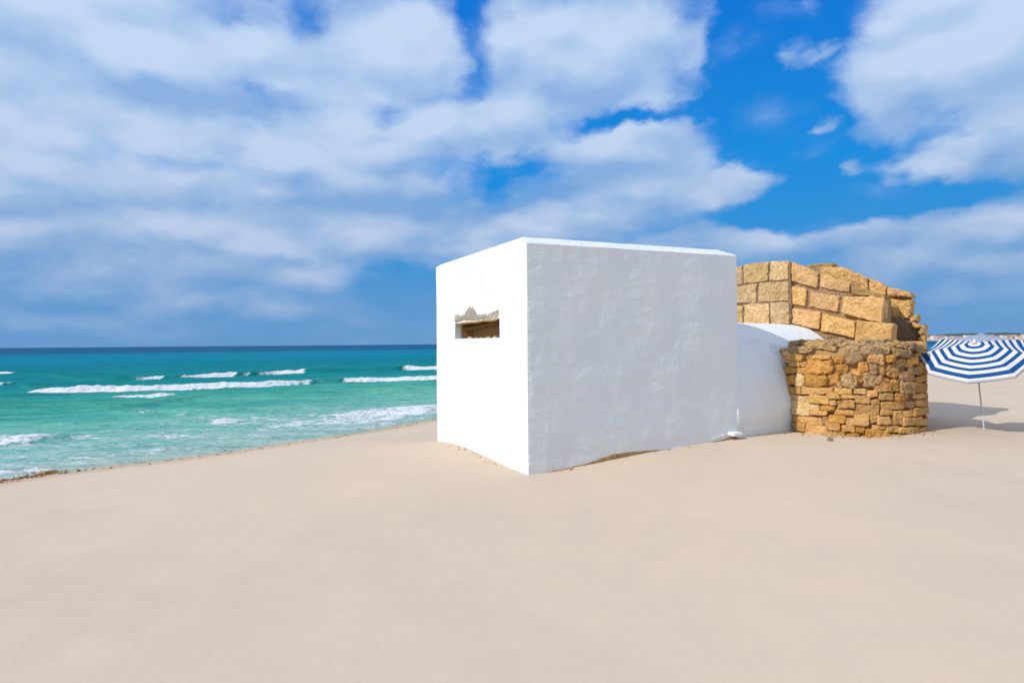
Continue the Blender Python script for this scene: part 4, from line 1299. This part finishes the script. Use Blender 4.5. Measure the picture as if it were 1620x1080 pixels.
# ---------------------------------------------------------------- far shore across the bay
DF = 1600.0
def far_shore():
    m, k, p = material('far_beach')
    co = k.n('ShaderNodeNewGeometry').outputs['Position']
    k.set(p.inputs['Base Color'], k.mix(k.smooth(k.noise(co, .02, 3), .3, .7), (.55, .45, .36), (.45, .38, .30)))
    xs = np.linspace(800, 2600, 160); ts = np.linspace(0, 1, 14)
    X, T = np.meshgrid(xs, ts)
    Y = DF - 60 + T * 500 - (X - 1100) * 0.10
    Z = -0.6 + 3.4 * sstep(0, .06, T) + 1.0 * T
    Z[:, 0] = -1.5
    o = link('far_shore', grid_mesh('far_shore', X, Y, Z), m)
    tag(o, kind='structure')
    # low wooded ridge behind
    m2, k2, p2 = material('wooded_ridge')
    co = k2.n('ShaderNodeNewGeometry').outputs['Position']
    k2.set(p2.inputs['Base Color'], k2.mix(k2.smooth(k2.noise(co, .05, 4), .35, .65), (.030, .062, .062), (.06, .10, .085)))
    xs = np.linspace(850, 2700, 620); ts = np.linspace(0, 1, 10)
    X, T = np.meshgrid(xs, ts)
    Y = DF + 150 + T * 260 - (X - 1100) * 0.10
    hgt = 12.2 + 5.5 * np.exp(-((X - 1330) / 130) ** 2) + 6 * sstep(1400, 1900, X) + 2.5 * fbm(X * .02, X * 0 + 2, 3) + 2.6 * fbm(X * .11, X * 0 + 5, 3)
    prof = np.sin(np.pi * np.clip(T * 0.92 + 0.08, 0, 1)) ** .5
    Z = 1.0 + hgt * prof * (1 + .08 * fbm(X * .15, T * 9, 3))
    o = link('hills', grid_mesh('hills', X, Y, Z), m2)
    tag(o, kind='structure')
    # trees between the houses: a mass of small crowns read as one wood
    mt, kt, pt_ = material('far_foliage')
    pt_.inputs['Base Color'].default_value = (.035, .075, .06, 1)
    tr = MB()
    for i in range(160):
        x = RNG.uniform(940, 1420); y = DF + RNG.uniform(10, 120) - (x - 1100) * .1
        r = RNG.uniform(2, 4.5)
        vs = []
        fs = []
        pts, f0 = lattice(4, 4, 4)
        for q in pts:
            q = Vector(q).normalized() * r * (1 + .3 * mnoise.noise(Vector(q) * 1.5 + Vector((i, 0, 0))))
            vs.append(Vector((x, y, 2.8 + r * .8)) + q)
        tr.add(vs, f0)
    o = tr.build('far_trees', mt)
    tag(o, kind='stuff')
    mats = []
    for nm, c in (('white_wall', (.72, .70, .68)), ('cream_wall', (.62, .52, .42)), ('pink_wall', (.58, .40, .33)), ('ochre_wall', (.55, .40, .26))):
        mm, kk, pp = material(nm); pp.inputs['Base Color'].default_value = (*c, 1); mats.append((nm.split('_')[0], mm))
    mr, kk, pr_ = material('clay_roof'); pr_.inputs['Base Color'].default_value = (.42, .20, .12, 1)
    mwn, kk, pw_ = material('dark_window'); pw_.inputs['Base Color'].default_value = (.08, .09, .11, 1)
    def house(name, w, d, h, pitched, mat, nfl):
        root = empty(name, (0, 0, 0))
        b = MB()
        vs = [(-w/2, -d/2, -1), (w/2, -d/2, -1), (w/2, d/2, -1), (-w/2, d/2, -1), (-w/2, -d/2, h), (w/2, -d/2, h), (w/2, d/2, h), (-w/2, d/2, h)]
        fs = [(0, 1, 5, 4), (1, 2, 6, 5), (2, 3, 7, 6), (3, 0, 4, 7), (4, 5, 6, 7)]
        b.add(vs, fs)
        b.build('wall', mat, root, smooth=False)
        r = MB()
        o = .5
        if pitched:
            vs = [(-w/2-o, -d/2-o, h), (w/2+o, -d/2-o, h), (w/2+o, d/2+o, h), (-w/2-o, d/2+o, h), (-w/2+1, 0, h+2.0), (w/2-1, 0, h+2.0)]
            fs = [(0, 1, 5, 4), (1, 2, 5), (2, 3, 4, 5), (3, 0, 4), (3, 2, 1, 0)]
            r.add(vs, fs)
            r.build('roof', mr, root, smooth=False)
        else:
            vs = [(-w/2-.3, -d/2-.3, h+.02), (w/2+.3, -d/2-.3, h+.02), (w/2+.3, d/2+.3, h+.02), (-w/2-.3, d/2+.3, h+.02)]
            vs += [(x, y, h + .8) for x, y, _ in vs]
            fs = [(0, 1, 5, 4), (1, 2, 6, 5), (2, 3, 7, 6), (3, 0, 4, 7), (4, 5, 6, 7), (3, 2, 1, 0)]
            r.add(vs, fs)
            r.build('parapet', mat, root, smooth=False)
        cnt = max(2, int(w / 4))
        for f in range(nfl):
            for i in range(cnt):
                x = -w / 2 + w * (i + .5) / cnt; z = .9 + f * 3.0
                q = MB()
                q.add([(x-.7, -d/2-.08, z), (x+.7, -d/2-.08, z), (x+.7, -d/2-.08, z+1.5), (x-.7, -d/2-.08, z+1.5), (x-.7, -d/2+.1, z), (x+.7, -d/2+.1, z), (x+.7, -d/2+.1, z+1.5), (x-.7, -d/2+.1, z+1.5)],
                      [(0, 1, 2, 3), (1, 5, 6, 2), (4, 0, 3, 7), (3, 2, 6, 7), (0, 4, 5, 1)])
                q.build('window', mwn, root, smooth=False)
        return root
    def copy_tree(o, parent=None):
        c = o.copy(); COL.objects.link(c)
        if parent: c.parent = parent
        for chd in [q for q in bpy.data.objects if q.parent == o]: copy_tree(chd, c)
        return c
    protos = []
    for ci, (cn, mm) in enumerate(mats):
        for (pit, w, d, h, nf) in ((True, 9, 9, 6, 2), (False, 13, 10, 8.5, 3)):
            protos.append([cn, pit, w, house('far_house', w, d, h, pit, mm, nf), False])
    x = 968.0
    i = 0
    order = [1, 0, 3, 2, 0, 5, 1, 4, 2, 7, 0, 1, 3, 6, 0, 2, 1, 5, 3, 0]
    while x < 1285:
        cn, pit, w, pr0, used = protos[order[i % len(order)]]
        if used: o = copy_tree(pr0)
        else:
            o = pr0; protos[order[i % len(order)]][4] = True
        row = i % 2
        o.location = (x, DF + (0 if row == 0 else 26) - (x - 1100) * .1, 2.9)
        o.rotation_euler = (0, 0, RNG.uniform(-.25, .15))
        o.scale = (1, 1, RNG.uniform(.8, 1.15))
        kind = 'clay-roofed house' if pit else 'flat-roofed block'
        side = 'on the far shore, left of the umbrella top' if x < 1115 else 'on the far shore, right of the umbrella top'
        tag(o, f'tiny {cn} {kind} {side}', 'house', 'houses on the far shore')
        x += w * (.55 if row == 0 else .62) + RNG.uniform(0, 3)
        i += 1
far_shore()

# ---------------------------------------------------------------- small things on the sand
def debris():
    m, k, p = material('dry_seaweed')
    tint = k.attr('tint', 'Color')
    k.set(p.inputs['Base Color'], tint)
    sw = MB()
    def flake(x, y, s, col, lift=0.0):
        z = gz(x, y)
        a0 = RNG.uniform(0, 6.3)
        asp = RNG.uniform(.35, .9)
        tz = RNG.uniform(-.4, .4)
        def mp(a, b, c):
            X = a * math.cos(a0) - c * asp * math.sin(a0); Y = a * math.sin(a0) + c * asp * math.cos(a0)
            return (x + X, y + Y, z + lift + s * .15 + b + a * tz)
        rock(sw, (s, s * .3, s), mp, (4, 2, 4), s * .2, s * .25, 20, RNG.randint(1, 900), col)
    tan = [(.42, .25, .10), (.34, .20, .09), (.50, .33, .15), (.25, .14, .07)]
    seg = SH[2:14]
    for a, b in zip(seg[:-1], seg[1:]):
        L = np.hypot(*(b - a))
        if L > 9: continue
        nx, ny = (b - a)[1] / L, -(b - a)[0] / L
        for i in range(int(L * 10)):
            f = RNG.random()
            off = RNG.gauss(.12, .09)
            x = a[0] + (b - a)[0] * f + nx * off; y = a[1] + (b - a)[1] * f + ny * off
            flake(x, y, RNG.uniform(.008, .028), RNG.choice(tan))
    # thicker wrack at the left edge
    for (px, py, n, sp, s) in ((15, 756, 60, .22, .028), (45, 751, 50, .18, .028), (70, 747, 80, .09, .04), (98, 745, 20, .10, .025), (0, 760, 30, .2, .028)):
        c = on_z(px, py, -.22)
        for i in range(n):
            g1, g2 = RNG.gauss(0, sp), RNG.gauss(0, sp * .4)
            flake(c.x + g1 * .6 + g2 * .3, c.y + g1 * .45 + g2 * .3, RNG.uniform(.3, 1) * s, RNG.choice(tan), max(0, RNG.gauss(0.0, .02)))
    # crumbs along the foot of the walls
    for i in range(60):
        t = RNG.random()
        if i % 2:
            q = b_world(-0.05 - abs(RNG.gauss(0, .05)), LY * t, 0)
        else:
            q = b_world(LX * t, -0.07 - abs(RNG.gauss(0, .05)), 0)
        flake(q.x, q.y, RNG.uniform(.006, .02), RNG.choice(tan + [(.55, .42, .28)]))
    for i in range(140):
        th = math.atan2(-TC.y, -TC.x) + RNG.uniform(-1.3, 1.3)
        r = TR + abs(RNG.gauss(.03, .12))
        flake(TC.x + r * math.cos(th), TC.y + r * math.sin(th), RNG.uniform(.006, .022), RNG.choice(tan + [(.55, .42, .28)]))
    o = sw.build('dry_seaweed', m)
    tag(o, kind='stuff')
    # dark stone in front of the rubble base
    st = MB()
    c = on_z(1313, 701, .215); c.z = gz(c.x, c.y)
    def mp(a, b, cc): return Vector((a, cc, b + .02))
    rock(st, (.032, .035, .03), mp, (8, 8, 8), .035, .016, 14, 5, (.33, .21, .15))
    o = st.build('pebble', M_RUBBLE)
    o.location = c
    tag(o, 'small dark brown stone on the sand in front of the round rubble base', 'stone')
debris()
